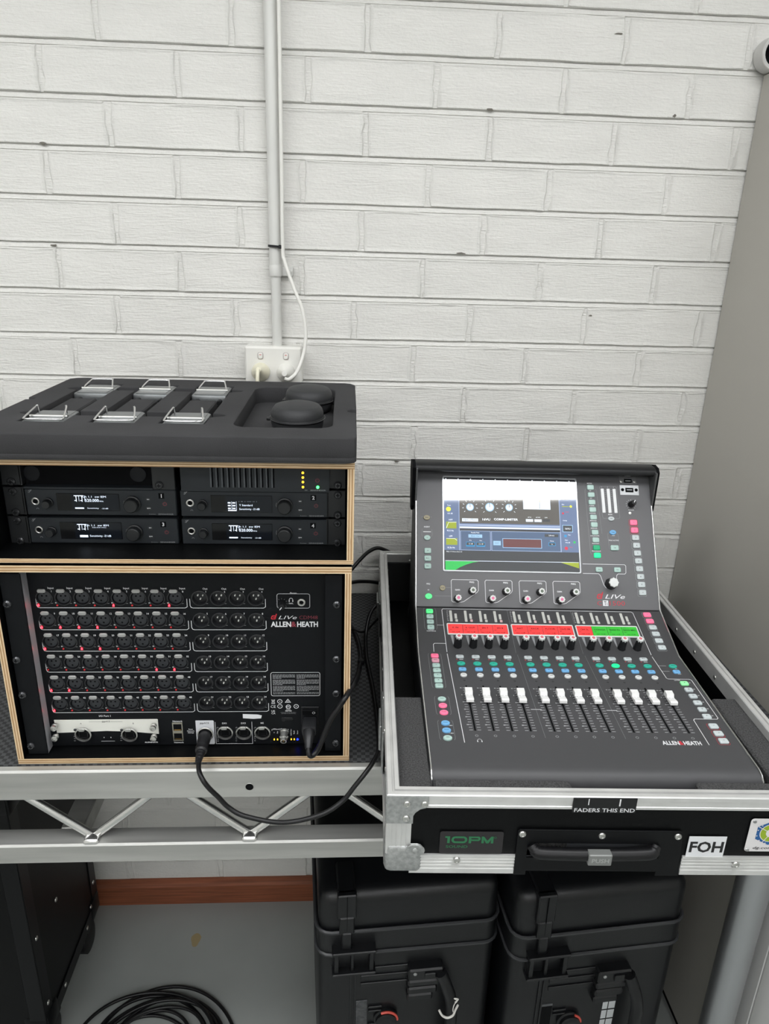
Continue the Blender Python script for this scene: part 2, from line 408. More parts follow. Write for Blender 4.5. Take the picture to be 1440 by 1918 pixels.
def brick_geo(w, h, rng, jit=0.0016):
    """outline with slightly uneven edges, chamfered front; local centre, front at y=0"""
    nx, nz = 5, 4; pts = []
    for i in range(nx): pts.append((-w / 2 + w * i / nx, -h / 2))
    for i in range(nz): pts.append((w / 2, -h / 2 + h * i / nz))
    for i in range(nx): pts.append((w / 2 - w * i / nx, h / 2))
    for i in range(nz): pts.append((-w / 2, h / 2 - h * i / nz))
    n = len(pts); A, B = [], []
    for (x, z) in pts:
        x += rng.uniform(-jit, jit) * (1.7 if abs(abs(x) - w / 2) < 1e-6 else 1); z += rng.uniform(-jit, jit) * (1.0 if z > 0 else 0.5)
        c = rng.uniform(0.0008, 0.0014) if z < -h / 2 + .004 else (rng.uniform(0.0022, 0.0040) if z > h / 2 - .004 else rng.uniform(.0010, .0030))
        A.append((x, 0.012, z)); B.append((x * (1 - 2 * c / w), 0, z * (1 - 2 * c / h)))
    A2 = [(x, 0.0022, z) for x, y, z in A]
    vs = A + A2 + B
    fs = [(i, (i + 1) % n, n + (i + 1) % n, n + i) for i in range(n)] + [(n + i, n + (i + 1) % n, 2 * n + (i + 1) % n, 2 * n + i) for i in range(n)] + [tuple(2 * n + i for i in range(n))]
    return vs, fs
def lay_bricks():
    rng = random.Random(5); rest = MB()
    for k in range(K0, K1 + 1):
        zt = ZA - CO * k - 0.0105; zb = max(ZA - CO * (k + 1), 0.0)
        if zb > CEIL - 0.02: continue
        zt = min(zt, CEIL)
        js = list(JOINTS.get(k, [(-0.445 if k % 2 == 0 else -0.324) + 0.24 * i + rng.uniform(-.004, .004) for i in range(4)]))
        while js[0] > WX0 + 0.24: js.insert(0, js[0] - 0.24 + rng.uniform(-.004, .004))
        while js[-1] < WX1 - 0.24: js.append(js[-1] + 0.24 + rng.uniform(-.004, .004))
        js = [WX0] + js + [WX1]
        for a, c in zip(js[:-1], js[1:]):
            w_, h_ = c - a - 0.008, zt - zb
            if w_ < 0.01: continue
            vs, fs = brick_geo(w_, h_, rng); cx, cz = (a + c) / 2, (zt + zb) / 2
            dy = rng.uniform(-0.0006, 0.0006)
            if -1.05 < cx < 1.1 and -3 <= k:
                o = MB().geo(vs, fs).build('brick', BRICK, WALL, T(cx, dy, cz) @ RX(rng.uniform(-.006, .006)) @ RZ(rng.uniform(-.002, .002)))
            else: rest.geo(off(vs, cx, dy, cz), fs)
    o = rest.build('outer_brickwork', BRICK, WALL); o['kind'] = 'stuff'
lay_bricks()
def paint_chips():
    rng = random.Random(8)
    for (x, z, w_, h_) in ((0.272, 1.9535, .014, .006), (0.502, 2.086, .016, .003), (0.629, 1.9560, .006, .005), (-0.563, 1.8675, .012, .005), (0.117, 1.2610, .012, .004), (-0.565, 1.6890, .012, .004), (0.513, 1.582, .006, .004), (0.232, 1.6965, .018, .003)):
        p = [(w_ * (.5 + .25 * rng.uniform(-1, 1)) * math.cos(a), h_ * (.5 + .25 * rng.uniform(-1, 1)) * math.sin(a)) for a in [k * .6283 for k in range(10)]]
        MB().prism(p, 0, .0005).build('paint_chip', mat('bare_brick_chip', (112, 108, 100), .8), WALL, T(x, -.0012, z) @ FRONT)
paint_chips()
def room():
    b = MB().box(WX0, WX1, -5.0, 0.12, -0.1, 0.0); tagged(b.build('floor', FLOOR), 'grey painted concrete floor', kind='structure')
    b = MB().box(WX0, WX1, -5.0, 0.12, CEIL, CEIL + 0.1); tagged(b.build('ceiling', CEILM), 'flat white ceiling', kind='structure')
    b = MB().box(WX0 - 0.1, WX0, -5.0, 0.12, -0.1, CEIL + 0.1); tagged(b.build('wall_left', PAINT), 'plain white side wall', kind='structure')
    b = MB().box(WX1, WX1 + 0.1, -5.0, 0.12, -0.1, CEIL + 0.1); tagged(b.build('wall_right', PAINT), 'plain white side wall', kind='structure')
    b = MB().box(WX0 - 0.1, WX1 + 0.1, -5.1, -5.0, -0.1, CEIL + 0.1); tagged(b.build('wall_front', PAINT), 'plain white wall behind the photographer', kind='structure')
    b = MB(); prof = [(0, 0.0), (-0.018, 0.0), (-0.018, 0.060), (-0.014, 0.070), (-0.006, 0.0745), (0, 0.0745)]
    n = len(prof); vs = [(x, y, z) for x in (WX0, WX1) for y, z in prof]
    b.add(vs, [(i, (i + 1) % n, n + (i + 1) % n, n + i) for i in range(n)] + [tuple(range(n)), tuple(range(n, 2 * n))])
    tagged(b.build('baseboard_back', WOOD), 'reddish brown timber baseboard along the brick wall', kind='structure')
    dif = mat('lamp_diffuser', (255, 255, 255), 0.5, emit=LIGHT_STRENGTH, ec=(252, 253, 255))
    for i, (cx, cy, lab) in enumerate(((0.62, -1.175, 'white ceiling light panel above the mixing console'), (-0.95, -1.175, 'added white ceiling panel above the foam tray, evening the wall light'), (0.62, -2.75, 'added white fill light panel in the middle row, console side'), (-0.95, -2.75, 'added white fill light panel in the middle row, rack side'), (0.62, -4.1, 'added white fill light panel in the last row, console side'), (-0.95, -4.1, 'added white fill light panel in the last row, rack side'))):  # panel over the console mirrors in its screen; the rest are added fill light
        t = thing('ceiling_light', lab, 'light', T(cx, cy, CEIL), 'ceiling light panels')
        g = plate_geo(rrect(0, 0, 1.24, 0.64, 0.01, 2), [rrect(0, 0, 1.2, 0.6, 0.005, 2)], -0.02, 0.0)
        MB().geo(*g).build('frame', WHITEP, t)
        MB().box(-0.6, 0.6, -0.3, 0.3, -0.014, -0.004).build('diffuser', dif, t)
room()
# stains on the floor
b = MB().prism([(0.012 * math.cos(a) * (1 + .2 * math.sin(3 * a)), 0.02 * math.sin(a)) for a in [k * .4488 for k in range(14)]], 0, 0.0004)
b.build('paint_splash', mat('ochre_stain', (166, 150, 112), 0.6), None, T(-0.37, -0.13, 0.0))
tagged(bpy.data.objects['paint_splash'], 'small ochre spot on the grey floor by the baseboard', 'stain')

# ------------------------------------------------------------------ tall grey cabinet with the roll on top
def cabinet():
    x0, x1, y0, y1, zt = 0.788, 1.26, -0.68, -0.004, 2.03
    t = thing('storage_cabinet', 'tall plain grey steel cabinet standing against the brick wall', 'cabinet', T(x0, y0, 0))
    W_, D_ = x1 - x0, y1 - y0
    MB().box(0.0, W_, 0.180, D_, 0.03, zt, 0.002).build('side_panel', CABINET, t)
    MB().box(0.004, W_ - .004, 0.01, 0.19, 0.032, zt - .004).build('carcass', BLACKM, t)
    MB().box(-0.001, W_, 0.1222, 0.1798, 0.03, zt, 0.001).build('front_frame', CABWHITE, t)
    MB().box(-0.001, W_, 0.0778, 0.1195, 0.03, zt, 0.001).build('door_frame', CABWHITE, t)
    MB().box(-0.001, W_, 0.0, 0.0752, 0.03, zt, 0.002).build('door', CABWHITE, t)
    MB().box(0.01, W_ - 0.01, 0.02, D_ - 0.01, 0.0, 0.03).build('plinth', BLACKM, t)
    MB().box(W_ - 0.06, W_ - 0.03, -0.02, 0.0, 1.0, 1.12, 0.004).build('handle', STEEL, t)
cabinet()
def roll():
    t = thing('tape_roll', 'pale plastic roll with dark core lying on top of the grey cabinet', 'roll', T(0.791, -0.020, 2.0605))
    tf = RX(math.radians(90))
    b = MB(); b.tf = tf; b.lathe([(0.0235, -0.016), (0.0292, -0.016), (0.0298, -0.012), (0.0298, 0.012), (0.0292, 0.016), (0.0235, 0.016), (0.0235, -0.016)], 28, capt=False)
    b.build('sheeting', mat('pale_plastic_sheeting', (198, 197, 194), 0.4, bump=(60, 0.5)), t, None, 40)
    b = MB(); b.tf = tf; b.lathe([(0.0235, -0.0165), (0.0235, 0.0165), (0.021, 0.0165), (0.021, -0.012), (0.0, -0.012)], 28, capt=False)
    b.build('core', BLACKM, t, None, 40)
    b = MB(); P = catmull([(-0.029, 0, -0.004), (-0.0255, 0, -0.017), (-0.017, 0, -0.0255), (-0.005, 0, -0.0295), (0.012, 0, -0.0290)], 4)
    vs = [(p.x, y, p.z) for p in P for y in (-0.0195, -0.0165)]
    b.add(vs, [(2 * i, 2 * i + 1, 2 * i + 3, 2 * i + 2) for i in range(len(P) - 1)]); b.build('loose_tail', mat('white_tape', (222, 220, 215), 0.4), t, None, 40)
roll()

# ------------------------------------------------------------------ conduit, outlet, plugs, white cord
def conduit():
    t = thing('wall_conduit', 'white painted vertical conduit pipe fixed to the brick wall', 'pipe', T(-0.1365, -0.016, 0))
    MB().cyl((0.0, 0, 1.503), (0.0, 0, 1.66), 0.0098, 20).build('lower_pipe', CONDP, t, None, 40)
    MB().cyl((0.0, 0, 1.645), (0.0, 0, CEIL), 0.0118, 20).build('upper_pipe', CONDP, t, None, 40)
    b = MB(); b.tf = T(0, 0, 1.6435); b.lathe([(0.0098, 0), (0.0122, 0.0), (0.0126, 0.002), (0.0126, 0.018), (0.0118, 0.021)], 20, capt=False); b.build('coupling', CONDP, t, None, 40)
    b = MB(); b.box(0.008, 0.034, 0.004, 0.0155, 1.6435, 1.662, 0.001); b.tf = T(0.026, 0.004, 1.653) @ FRONT
    b.lathe([(0.006, 0), (0.006, 0.002), (0.003, 0.0045)], 14); b.build('saddle_clip', CONDP, t, None, 40)
conduit()
def cable_tie():
    b = MB(); P = [(0.0150 * math.cos(a) + 0.002, 0.0150 * math.sin(a), 0) for a in [k * 2 * math.pi / 24 for k in range(24)]]
    vs = [(x * s, y * s, z) for (x, y, _) in P for s in (1.0, 1.09) for z in (-0.0022, 0.0022)]
    fs = []
    for i in range(24):
        j = (i + 1) % 24
        for (p, q) in ((0, 1), (1, 3), (3, 2), (2, 0)): fs.append((4 * i + p, 4 * i + q, 4 * j + q, 4 * j + p))
    b.add(vs, fs); b.box(0.008, 0.0145, -0.0175, -0.012, -0.0035, 0.0035, 0.0006)
    o = b.build('cable_tie', BLACK, None, T(-0.1365, -0.016, 1.699) @ RY(0.06))
    tagged(o, 'black cable tie strapping white cord to the conduit', 'cable tie')
cable_tie()
def outlet():
    t = thing('wall_outlet', 'white double power outlet box under the conduit', 'power outlet', T(-0.1425, 0.0, 1.472))
    b = MB().box(-0.0575, 0.0575, -0.040, 0.004, -0.0365, 0.0365, 0.003); b.build('back_box', WHITEP, t)
    b = MB().box(-0.0560, 0.0560, -0.0455, -0.040, -0.035, 0.035, 0.002); b.build('face_plate', WHITEP, t)
    for x in (-0.0255, 0.0255):
        s = MB(); s.tf = T(x, -0.0455, 0.019) @ FRONT; s.prism(rrect(0, 0, 0.0115, 0.0145, 0.004), 0, 0.0012, 0.0005)
        r = s.build('rocker_switch', [mat('switch_surround', (190, 182, 180), 0.5)], t, None, 40)
        s = MB(); s.tf = T(x, -0.0467, 0.019) @ FRONT; s.prism(rrect(0, 0, 0.0088, 0.0118, 0.003), 0, 0.0022, 0.0008); s.rect(-0.002, 0.002, 0.0015, 0.0028, 0.0023, 1)
        s.build('rocker', [WHITEP, mat('red_mark', (214, 110, 110), 0.5)], r, None, 40)
outlet()
def plug(name, x, m_, label, tilt):
    t = thing(name, label, 'plug', T(x, -0.0455, 1.458) @ RX(tilt))
    b = MB(); b.tf = FRONT; b.lathe([(0.0185, 0.0), (0.0185, 0.006), (0.0165, 0.012), (0.0125, 0.022), (0.008, 0.032), (0.0055, 0.040), (0.0052, 0.046)], 24)
    b.build('plug_body', m_, t, None, 40)
    return t
plug('power_plug', -0.168, CREAMP, 'ivory power plug in the outlet beside the looping cord', -0.25)
p2 = plug('corded_plug', -0.117, WHITEP, 'white power plug with the long looping white cord', -0.12)
P = catmull([(-0.122, -0.034, CEIL - 0.01), (-0.1195, -0.032, 2.2), (-0.120, -0.031, 1.85), (-0.1205, -0.031, 1.70), (-0.117, -0.034, 1.672), (-0.100, -0.042, 1.625), (-0.0835, -0.050, 1.585), (-0.0765, -0.055, 1.545), (-0.079, -0.062, 1.505), (-0.092, -0.075, 1.467), (-0.108, -0.086, 1.452), (-0.117, -0.088, 1.4535)], 8)
b = MB().tube([p2.matrix_world.inverted() @ q for q in P] if False else [(T(-0.117, -0.0455, 1.458) @ RX(-0.12)).inverted() @ q for q in P], 0.0036, 10); b.build('cord', WHITEP, p2, None, 60)
P = catmull([(0, -0.045, 0.0), (0, -0.055, -0.004), (0, -0.060, -0.02), (0, -0.05, -0.06), (0.0, -0.03, -0.12), (0.02, 0.015, -0.35)], 6)
b = MB().tube(P, 0.0038, 10); b.build('cord', CREAMP, bpy.data.objects['power_plug'], None, 60)

# ------------------------------------------------------------------ lattice-truss table
TZ = 0.943
def table():
    t = thing('truss_table', 'aluminium lattice truss table carrying the racks and the console case', 'table', T(0, 0, 0))
    X0, X1 = -1.12, 0.762
    MB().box(X0, X1, -0.6015, -0.012, TZ - 0.012, TZ, 0.001).build('table_mat', MAT, t)
    def chord(name, y0, y1, z0, z1, hole=False):
        b = MB().box(X0, X1, y0, y1, z0, z1, 0.003)
        o = b.build(name, ALU, t)
        return o
    c = chord('front_top_chord', -0.6175, -0.602, 0.888, 0.9432)
    b = MB(); b.tf = T(-0.14, -0.6177, 0.910) @ FRONT; b.lathe([(0.0062, -0.0004), (0.0062, 0.0002)], 16, m=1); b.lathe([(0.0062, 0.0001), (0.0068, 0.0004), (0.0072, 0.0001)], 16, capt=False); b.build('bolt_hole', [SILVER, BLACKM], c)
    chord('front_bottom_chord', -0.615, -0.577, 0.760, 0.798)
    chord('back_top_chord', -0.040, -0.012, 0.888, 0.930)
    chord('back_bottom_chord', -0.052, -0.012, 0.760, 0.798)
    N = [(-1.145 + 0.125 * i) for i in range(16)]
    rods = [x for x in N if X0 - 0.03 < x < X1 + 0.1]
    me = None
    for y in (-0.595, -0.032):
        for i in range(len(N) - 1):
            xa, xb = N[i], N[i + 1]
            if xb > X1 or xa < X0: continue
            lo_first = (i % 2 == 0)
            za, zb = (0.800, 0.890) if lo_first else (0.890, 0.800)
            sh = 0.016
            a = (xa + (0.004 if za < .85 else sh), y, za); c_ = (xb - (0.004 if zb < .85 else sh), y, zb)
            MB().cyl(a, c_, 0.0068, 10).build('lattice_rod', ALUB, t, None, 40)
        for i in range(0, len(N), 2):
            if X0 < N[i] < X1:
                vs, fs = rbox_geo(0.026, 0.02, 0.012, 0.005, 2); MB().geo(vs, fs).build('weld', ALUB, t, T(N[i], y - 0.009, 0.799), 60)
    for x in (-0.437, 0.40, -1.06): MB().box(x - 0.018, x + 0.018, -0.577, -0.05, 0.762, 0.796, 0.002).build('cross_beam', ALU, t)
    for (x, y) in ((0.7255, -0.602), (0.7255, -0.06), (-1.08, -0.602), (-1.08, -0.06)):
        b = MB().cyl((x, y, 0.012), (x, y, 0.90), 0.0285, 28); b.build('leg', mat('leg_aluminium', (176, 178, 180), 0.3, 0.85), t, None, 40)
        b = MB(); b.tf = T(x, y, 0); b.lathe([(0.031, 0), (0.031, 0.02), (0.029, 0.024)], 24); b.build('rubber_foot', BLACK, t, None, 40)
table()

# ------------------------------------------------------------------ plywood rack sleeves
def sleeve(name, label, xc, yf, z0, zin0, zin1, z1, half_in, half_out, depth):
    t = thing(name, label, 'rack case', T(xc, yf, z0))
    tb, tt, ts = zin0 - z0, z1 - zin1, half_out - half_in
    def panel(nm, L, D, th, m):
        b = MB().box(-L / 2, L / 2, 0, D, -th / 2, th / 2)
        b.mi = [1, 1, 0, 0, 0, 0]
        return b.build(nm, [ply_mat('plywood_edge_%d' % round(th * 10000), th, 5 if th < .0105 else 7), LAMINATE], t, m)
    panel('bottom_board', 2 * half_out, depth, tb, T(0, 0, tb / 2))
    panel('top_board', 2 * half_out, depth, tt, T(0, 0, z1 - z0 - tt / 2))
    if z0 > 1.2:
        for fx in (-.22, .22):
            for fy in (.03, .36): MB().box(fx - .02, fx + .02, fy - .02, fy + .02, -.0038, 0, .0008).build('rubber_foot', BLACKM, t)
    for s in (-1, 1): panel('side_board', zin1 - zin0, depth, ts, T(s * (half_in + ts / 2), 0, (zin0 + zin1) / 2 - z0) @ RY(math.radians(90)))
    MB().box(-half_in, half_in, depth - 0.006, depth, tb, zin1 - z0).build('back_board', LAMINATE, t)
    for s in (-1, 1):
        b = MB().box(s * half_in - (0.022 if s > 0 else 0), s * half_in + (0.022 if s < 0 else 0), 0.030 if zin1 - zin0 > .2 else 0.062, 0.034 if zin1 - zin0 > .2 else 0.066, tb, zin1 - z0); b.build('rack_rail', BLACKM, t)
    return t
sleeve('lower_rack_sleeve', 'bare-edged black plywood rack sleeve holding the stage box', -0.2385, -0.600, TZ + 0.0005, 0.953, 1.266, 1.2765, 0.243, 0.2525, 0.40)
sleeve('upper_rack_sleeve', 'shallow black plywood rack sleeve holding the wireless units', -0.2365, -0.600, 1.2805, 1.2868, 1.4205, 1.4315, 0.243, 0.2525, 0.40)

# ------------------------------------------------------------------ stage box
SCREW = screw_mesh('rack_screw', 0.0058, 0.004, mat('black_bolt_steel', (74, 75, 77), 0.25, 0.6), 12)
def xlr_female():
    b = MB()
    b.lathe([(0.0122, 0), (0.0122, 0.0008), (0.0112, 0.0012), (0.0106, 0.0012), (0.0102, -0.0), (0.0102, -0.006)], 20, m=0, capt=False)
    b.lathe([(0.0093, -0.006), (0.0093, -0.0012), (0.0086, -0.0008)], 20, m=1); b.lathe([(0.0102, -0.006), (0.009, -0.006)], 20, m=2, capt=False)
    for a in (90 + 45, 90 - 45, -90):
        q = math.radians(a); b.sheet(circ(0.0045 * math.cos(q), 0.0042 * math.sin(q), 0.0015, 8), -0.0006, 2)
    b.sheet(circ(0, 0.007, 0.0012, 6), -0.0006, 2)
    return b.mesh('input_socket', [mat('socket_ring', (26, 27, 30), 0.4), mat('contact_insert', (42, 44, 48), 0.5), BLACKM], 40)
def xlr_male():
    b = MB()
    b.lathe([(0.0124, 0), (0.0124, 0.0008), (0.0114, 0.0012), (0.0106, 0.0012), (0.0098, -0.001), (0.0098, -0.007), (0.0, -0.007)], 20, m=0, capt=False)
    for a in (90 + 52, 90 - 52, -90):
        q = math.radians(a); b.tf = T(0.0046 * math.cos(q), 0.0036 * math.sin(q), -0.007); b.lathe([(0.00115, 0), (0.00115, 0.0030), (0.0007, 0.0036)], 8, m=1)
    return b.mesh('output_socket', [mat('socket_ring'), mat('contact_pin', (235, 235, 230), 0.3)], 40)
def ethercon():
    b = MB(); b.lathe([(0.0128, 0), (0.0128, 0.0008), (0.0118, 0.0016), (0.0110, 0.0016), (0.0106, 0.0), (0.0106, -0.003)], 24, m=0, capt=False)
    b.lathe([(0.0106, -0.003), (0.0, -0.003)], 24, m=1, capt=False)
    b.box(-0.0062, 0.0062, -0.006, 0.004, -0.003, -0.0012, m=1); b.box(-0.0066, 0.0066, 0.004, 0.0052, -0.003, -0.0006, m=2); b.box(-0.0045, 0.0045, -0.0068, -0.006, -0.003, -0.0008, m=2)
    for s in (-1, 1): b.box(s * 0.0066 - 0.0007, s * 0.0066 + 0.0007, -0.0045, 0.0045, -0.003, -0.0006, m=2)
    return b.mesh('network_socket', [SILVER, BLACKM, BLACK], 40)
def pill(name, w, h, t_, m_, ch=0.0006):
    return MB().prism(rrect(0, 0, w, h, min(w, h) * 0.5), 0, t_, ch).mesh(name, m_, 40)
def stage_box():
    PO = Vector((-0.2355, -0.572, 1.11))
    t = thing('stage_box', 'black stage box full of round sockets in the lower plywood rack', 'stage box', T(*PO))
    MM = lambda u, v, z=0.0: T(u / 1000, -z, v / 1000) @ FRONT
    hs = [circ((-193.3 + 26.65 * c) / 1000, (102.7 - 36.1 * r) / 1000, 0.0121, 16) for r in range(6) for c in range(8)] + [circ((28.3 + 27.0 * c) / 1000, (102.7 - 36.1 * r) / 1000, 0.0123, 16) for r in range(6) for c in range(4)]
    hs += [circ(u / 1000, v / 1000, 0.0125, 18) for u, v in ((54.0, -133.8), (83.3, -134), (112.5, -134.3))]
    MB().geo(*plate_geo([(-0.2135, -0.155), (0.2135, -0.155), (0.2135, 0.150), (-0.2135, 0.150)], hs, -0.0015, 0.0)).build('front_panel', PANEL, t, MM(0, 0))
    MB().box(-0.2135, 0.2135, 0.010, 0.26, -0.155, 0.150, 0.0008).build('chassis', BLACKM, t)
    for s in (-1, 1):
        x0, x1 = (-0.2425, -0.2135) if s < 0 else (0.2115, 0.2365)
        b = MB().box(x0, x1, -0.0195, -0.0165, -0.155, 0.150, 0.0006); e = b.build('rack_ear', PANEL, t)
        b = MB().box(-0.2155 if s < 0 else 0.2115, -0.2135 if s < 0 else 0.2135, -0.0185, 0.05, -0.155, 0.150); b.build('side_flange', mat('lit_grey_flange', (176, 176, 180), 0.35, 0.2) if s < 0 else PANEL, t)  # light caught by one flange is painted in as pale grey
        for v in (103, 12, -48, -139): inst(SCREW, 'rack_screw', e, T((-0.2365 if s < 0 else 0.2285), -0.0195, v / 1000) @ FRONT)
    F_, O_, TAB = xlr_female(), xlr_male(), pill('release_tab', 0.0122, 0.0058, 0.0022, mat('nickel_tab', (168, 168, 166), 0.4, 0.4))
    LED = MB().prism(circ(0, 0, 0.00135, 8), 0, 0.0008).mesh('indicator_light', LEDRO); LEDL = MB().prism([(-0.0013, -0.0016), (0.0013, -0.0016), (0.0010, 0.0012), (0, 0.0022), (-0.0010, 0.0012)], 0, 0.0008).mesh('indicator_light', LEDR)
    lit = {(0, 0), (0, 4), (0, 7), (1, 0), (1, 1), (1, 2), (1, 3), (2, 0), (2, 2), (2, 3), (3, 6), (3, 7), (4, 0), (4, 1), (5, 0)}
    pr = MB(); zp = 0.0001
    mm = 0.001
    for r in range(6):
        v = 102.7 - 36.1 * r
        for c in range(8):
            u = -193.3 + 26.65 * c
            o = inst(F_, 'input_socket', t, MM(u, v)); inst(TAB, 'release_tab', o, T(-0.002, 0.0120, 0.0009))
            inst(LEDL if (r, c) in lit else LED, 'indicator_light', t, MM(u - 9.6, v - 11.8))
            n = str(r * 8 + c + 1)
            if r == 0: pr.text('Input', (u + 10.8) * mm, (v + 15.4) * mm, 0.0030, zp, 0, bold=0.01)
            pr.text(n, (u + 11.2) * mm, (v + 10.6) * mm, 0.0028, zp, 0, bold=0.015)
            pr.text('PP', (u - 10.8) * mm, (v - 8.0) * mm, 0.0022, zp, 0, bold=0.01)
            pr.rect((u + 8.5) * mm, (u + 11.5) * mm, (v - 9.0) * mm, (v - 8.5) * mm, zp, 1)
        a, b_ = -205.5, 9.5
        pr.line([((a) * mm, (v - 1) * mm), (a * mm, (v - 12) * mm), ((a + 1.2) * mm, (v - 15) * mm), ((a + 4) * mm, (v - 16) * mm), ((b_ - 3) * mm, (v - 16) * mm), (b_ * mm, (v - 14) * mm), (b_ * mm, (v - 1) * mm)], 0.0008, zp, 0)
        for c in range(4):
            u = 28.3 + 27.0 * c
            inst(O_, 'output_socket', t, MM(u, v)); n = str(r * 4 + c + 1)
            if r == 0: pr.text('Out', (u + 8.5) * mm, (v + 15.4) * mm, 0.0030, zp, 0, bold=0.01)
            pr.text(n, (u + 9.4) * mm, (v + 10.6) * mm, 0.0028, zp, 0, bold=0.015)
            pr.rect((u + 8.5) * mm, (u + 11.5) * mm, (v - 9.0) * mm, (v - 8.5) * mm, zp, 1)
        a, b_ = 13.8, 123.5
        pr.line([((a) * mm, (v - 1) * mm), (a * mm, (v - 12) * mm), ((a + 1.2) * mm, (v - 15) * mm), ((a + 4) * mm, (v - 16) * mm), ((b_ - 3) * mm, (v - 16) * mm), (b_ * mm, (v - 14) * mm), (b_ * mm, (v - 1) * mm)], 0.0008, zp, 0)
    # phones box
    pr.line([(x, y) for x, y in rrect(0.1645, 0.0985, 0.048, 0.0235, 0.003)], 0.0006, zp, 0, closed=True)
    pr.text('Phones', 0.1645, 0.1115, 0.0024, zp, 0, bold=0.01)
    pr.line([(0.1610 + 0.0026 * math.cos(a), 0.100 + 0.0032 * math.sin(a)) for a in [math.pi * k / 10 for k in range(11)]], 0.0007, zp, 0)
    for x in (0.1584, 0.1636): pr.rect(x - 0.0006, x + 0.0006, 0.097, 0.100, zp, 0)
    pr.text('PAFL', 0.161, 0.0945, 0.0022, zp, 0, bold=0.01)
    for k in range(9):
        a = math.radians(220 - 32 * k); pr.line([(0.1475 + r_ * math.cos(a), 0.0945 + r_ * math.sin(a)) for r_ in (0.0068, 0.0084)], 0.0004, zp, 1)
    b = MB(); b.lathe([(0.0052, 0), (0.0050, 0.006), (0.0046, 0.010), (0.0038, 0.011)], 16); b.box(-0.0006, 0.0006, -0.005, 0.0, 0.0108, 0.0114, m=1); b.build('headphone_knob', [BLACK, PRINTW], t, MM(148, 93.5) @ RZ(-0.6), 40)
    b = MB(); b.lathe([(0.0058, 0), (0.0058, 0.0025), (0.0046, 0.003), (0.0034, 0.0028), (0.0033, 0.0)], 18, capt=False); b.lathe([(0.0033, 0.0002), (0, 0.0002)], 18, m=1, capt=False); b.build('headphone_jack', [SILVER, BLACKM], t, MM(176.3, 97), 40)
    # names
    d_logo(pr, 0.1300, 0.0680, 0.0092, zp, 2); pr.text('LIVe', 0.1555, 0.0712, 0.0060, zp, 0, w=0.027, bold=-0.005, shear=0.3); pr.text('CDM48', 0.1865, 0.0712, 0.0062, zp, 3, w=0.027, bold=-0.015)
    pr.text('ALLEN', 0.1455, 0.0598, 0.0085, zp, 0, w=0.030, bold=0.03); pr.text('&', 0.1645, 0.0598, 0.0085, zp, 3, w=0.0078, bold=0.03); pr.text('HEATH', 0.1850, 0.0598, 0.0085, zp, 0, w=0.031, bold=0.03)
    # notice block
    pr.line(rrect(0.1657, -0.0446, 0.075, 0.042, 0.003), 0.0007, zp, 0, closed=True)
    rr = random.Random(3)
    for cx in (0.131, 0.1675):
        y = -0.0262
        for k in range(16):
            if k % 5 == 4: y -= 0.0011
            y -= 0.00205
            x = cx
            wmax = 0.034 if k % 5 != 3 else 0.034 * rr.uniform(.2, .6)
            while x < cx + wmax:
                L_ = rr.uniform(0.0016, 0.005); pr.rect(x, min(x + L_, cx + wmax), y, y + 0.00095, zp, 1); x += L_ + 0.0007
    # approval marks
    pr.text('CE', 0.1305, -0.0852, 0.0048, zp, 0, bold=0.0); pr.text('UK', 0.1305, -0.0935, 0.0032, zp, 0, bold=0.01); pr.text('CA', 0.1305, -0.0975, 0.0032, zp, 0, bold=0.01)
    pr.line([(0.128, -0.0782), (0.1335, -0.0722)], 0.0006, zp, 0); pr.line([(0.128, -0.0722), (0.1335, -0.0782)], 0.0006, zp, 0); pr.line([(0.1285, -0.073), (0.133, -0.073), (0.1322, -0.0775), (0.1293, -0.0775)], 0.0005, zp, 0, closed=True); pr.rect(0.128, 0.1335, -0.0802, -0.0792, zp, 0)
    for (x, y, tx) in ((0.1410, -0.0757, 'c'), (0.1410, -0.0847, '/'), (0.1540, -0.0857, 'ETL'), (0.1662, -0.0850, 'o')):
        pr.line(circ(x, y, 0.0035, 16), 0.0009, zp, 0, closed=True); pr.text(tx, x, y, 0.0026, zp, 0, bold=0.02)
    pr.line([(0.1495, -0.0775), (0.1575, -0.0775), (0.1535, -0.0715)], 0.0008, zp, 0, closed=True); pr.line(circ(0.1535, -0.0757, 0.0014, 10), 0.0005, zp, 0, closed=True)
    pr.text('Intertek', 0.154, -0.0905, 0.0015, zp, 0); pr.text('4007460', 0.154, -0.0932, 0.0020, zp, 0, bold=0.02); pr.text('CONFORMS TO UL STD 62368-1', 0.154, -0.0962, 0.0012, zp, 1); pr.text('CERTIFIED TO CSA STD C22.2', 0.154, -0.0982, 0.0012, zp, 1)
    # bottom row
    pr.text('I/O Port 1', -0.128, -0.1003, 0.0031, zp, 0, bold=0.015)
    vs, fs = MB().v, None
    pl_ = MB(); pl_.prism([(-0.2055, -0.1068), (-0.2035, -0.1300), (-0.165, -0.1288), (-0.128, -0.1272), (-0.09, -0.1288), (-0.0482, -0.1336), (-0.0482, -0.1075), (-0.0492, -0.1066)], 0, 0.0012)
    pl_.box(-0.2035, -0.0482, -0.1525, -0.128, 0.0, 0.0009, m=1)
    pl_.text('gigaACE', -0.127, -0.1098, 0.0026, 0.0014, 2); pl_.rect(-0.153, -0.133, -0.1101, -0.1098, 0.0014, 2); pl_.rect(-0.120, -0.102, -0.1101, -0.1098, 0.0014, 2); pl_.text('A', -0.1655, -0.1130, 0.0026, 0.0014, 2); pl_.text('B', -0.0860, -0.1135, 0.0026, 0.0014, 2)
    pl_.text('ALLEN&HEATH', -0.0612, -0.1492, 0.0024, 0.0011, 3, w=0.020, bold=0.03); pl_.rect(-0.138, -0.117, -0.1466, -0.1460, 0.0011, 3)
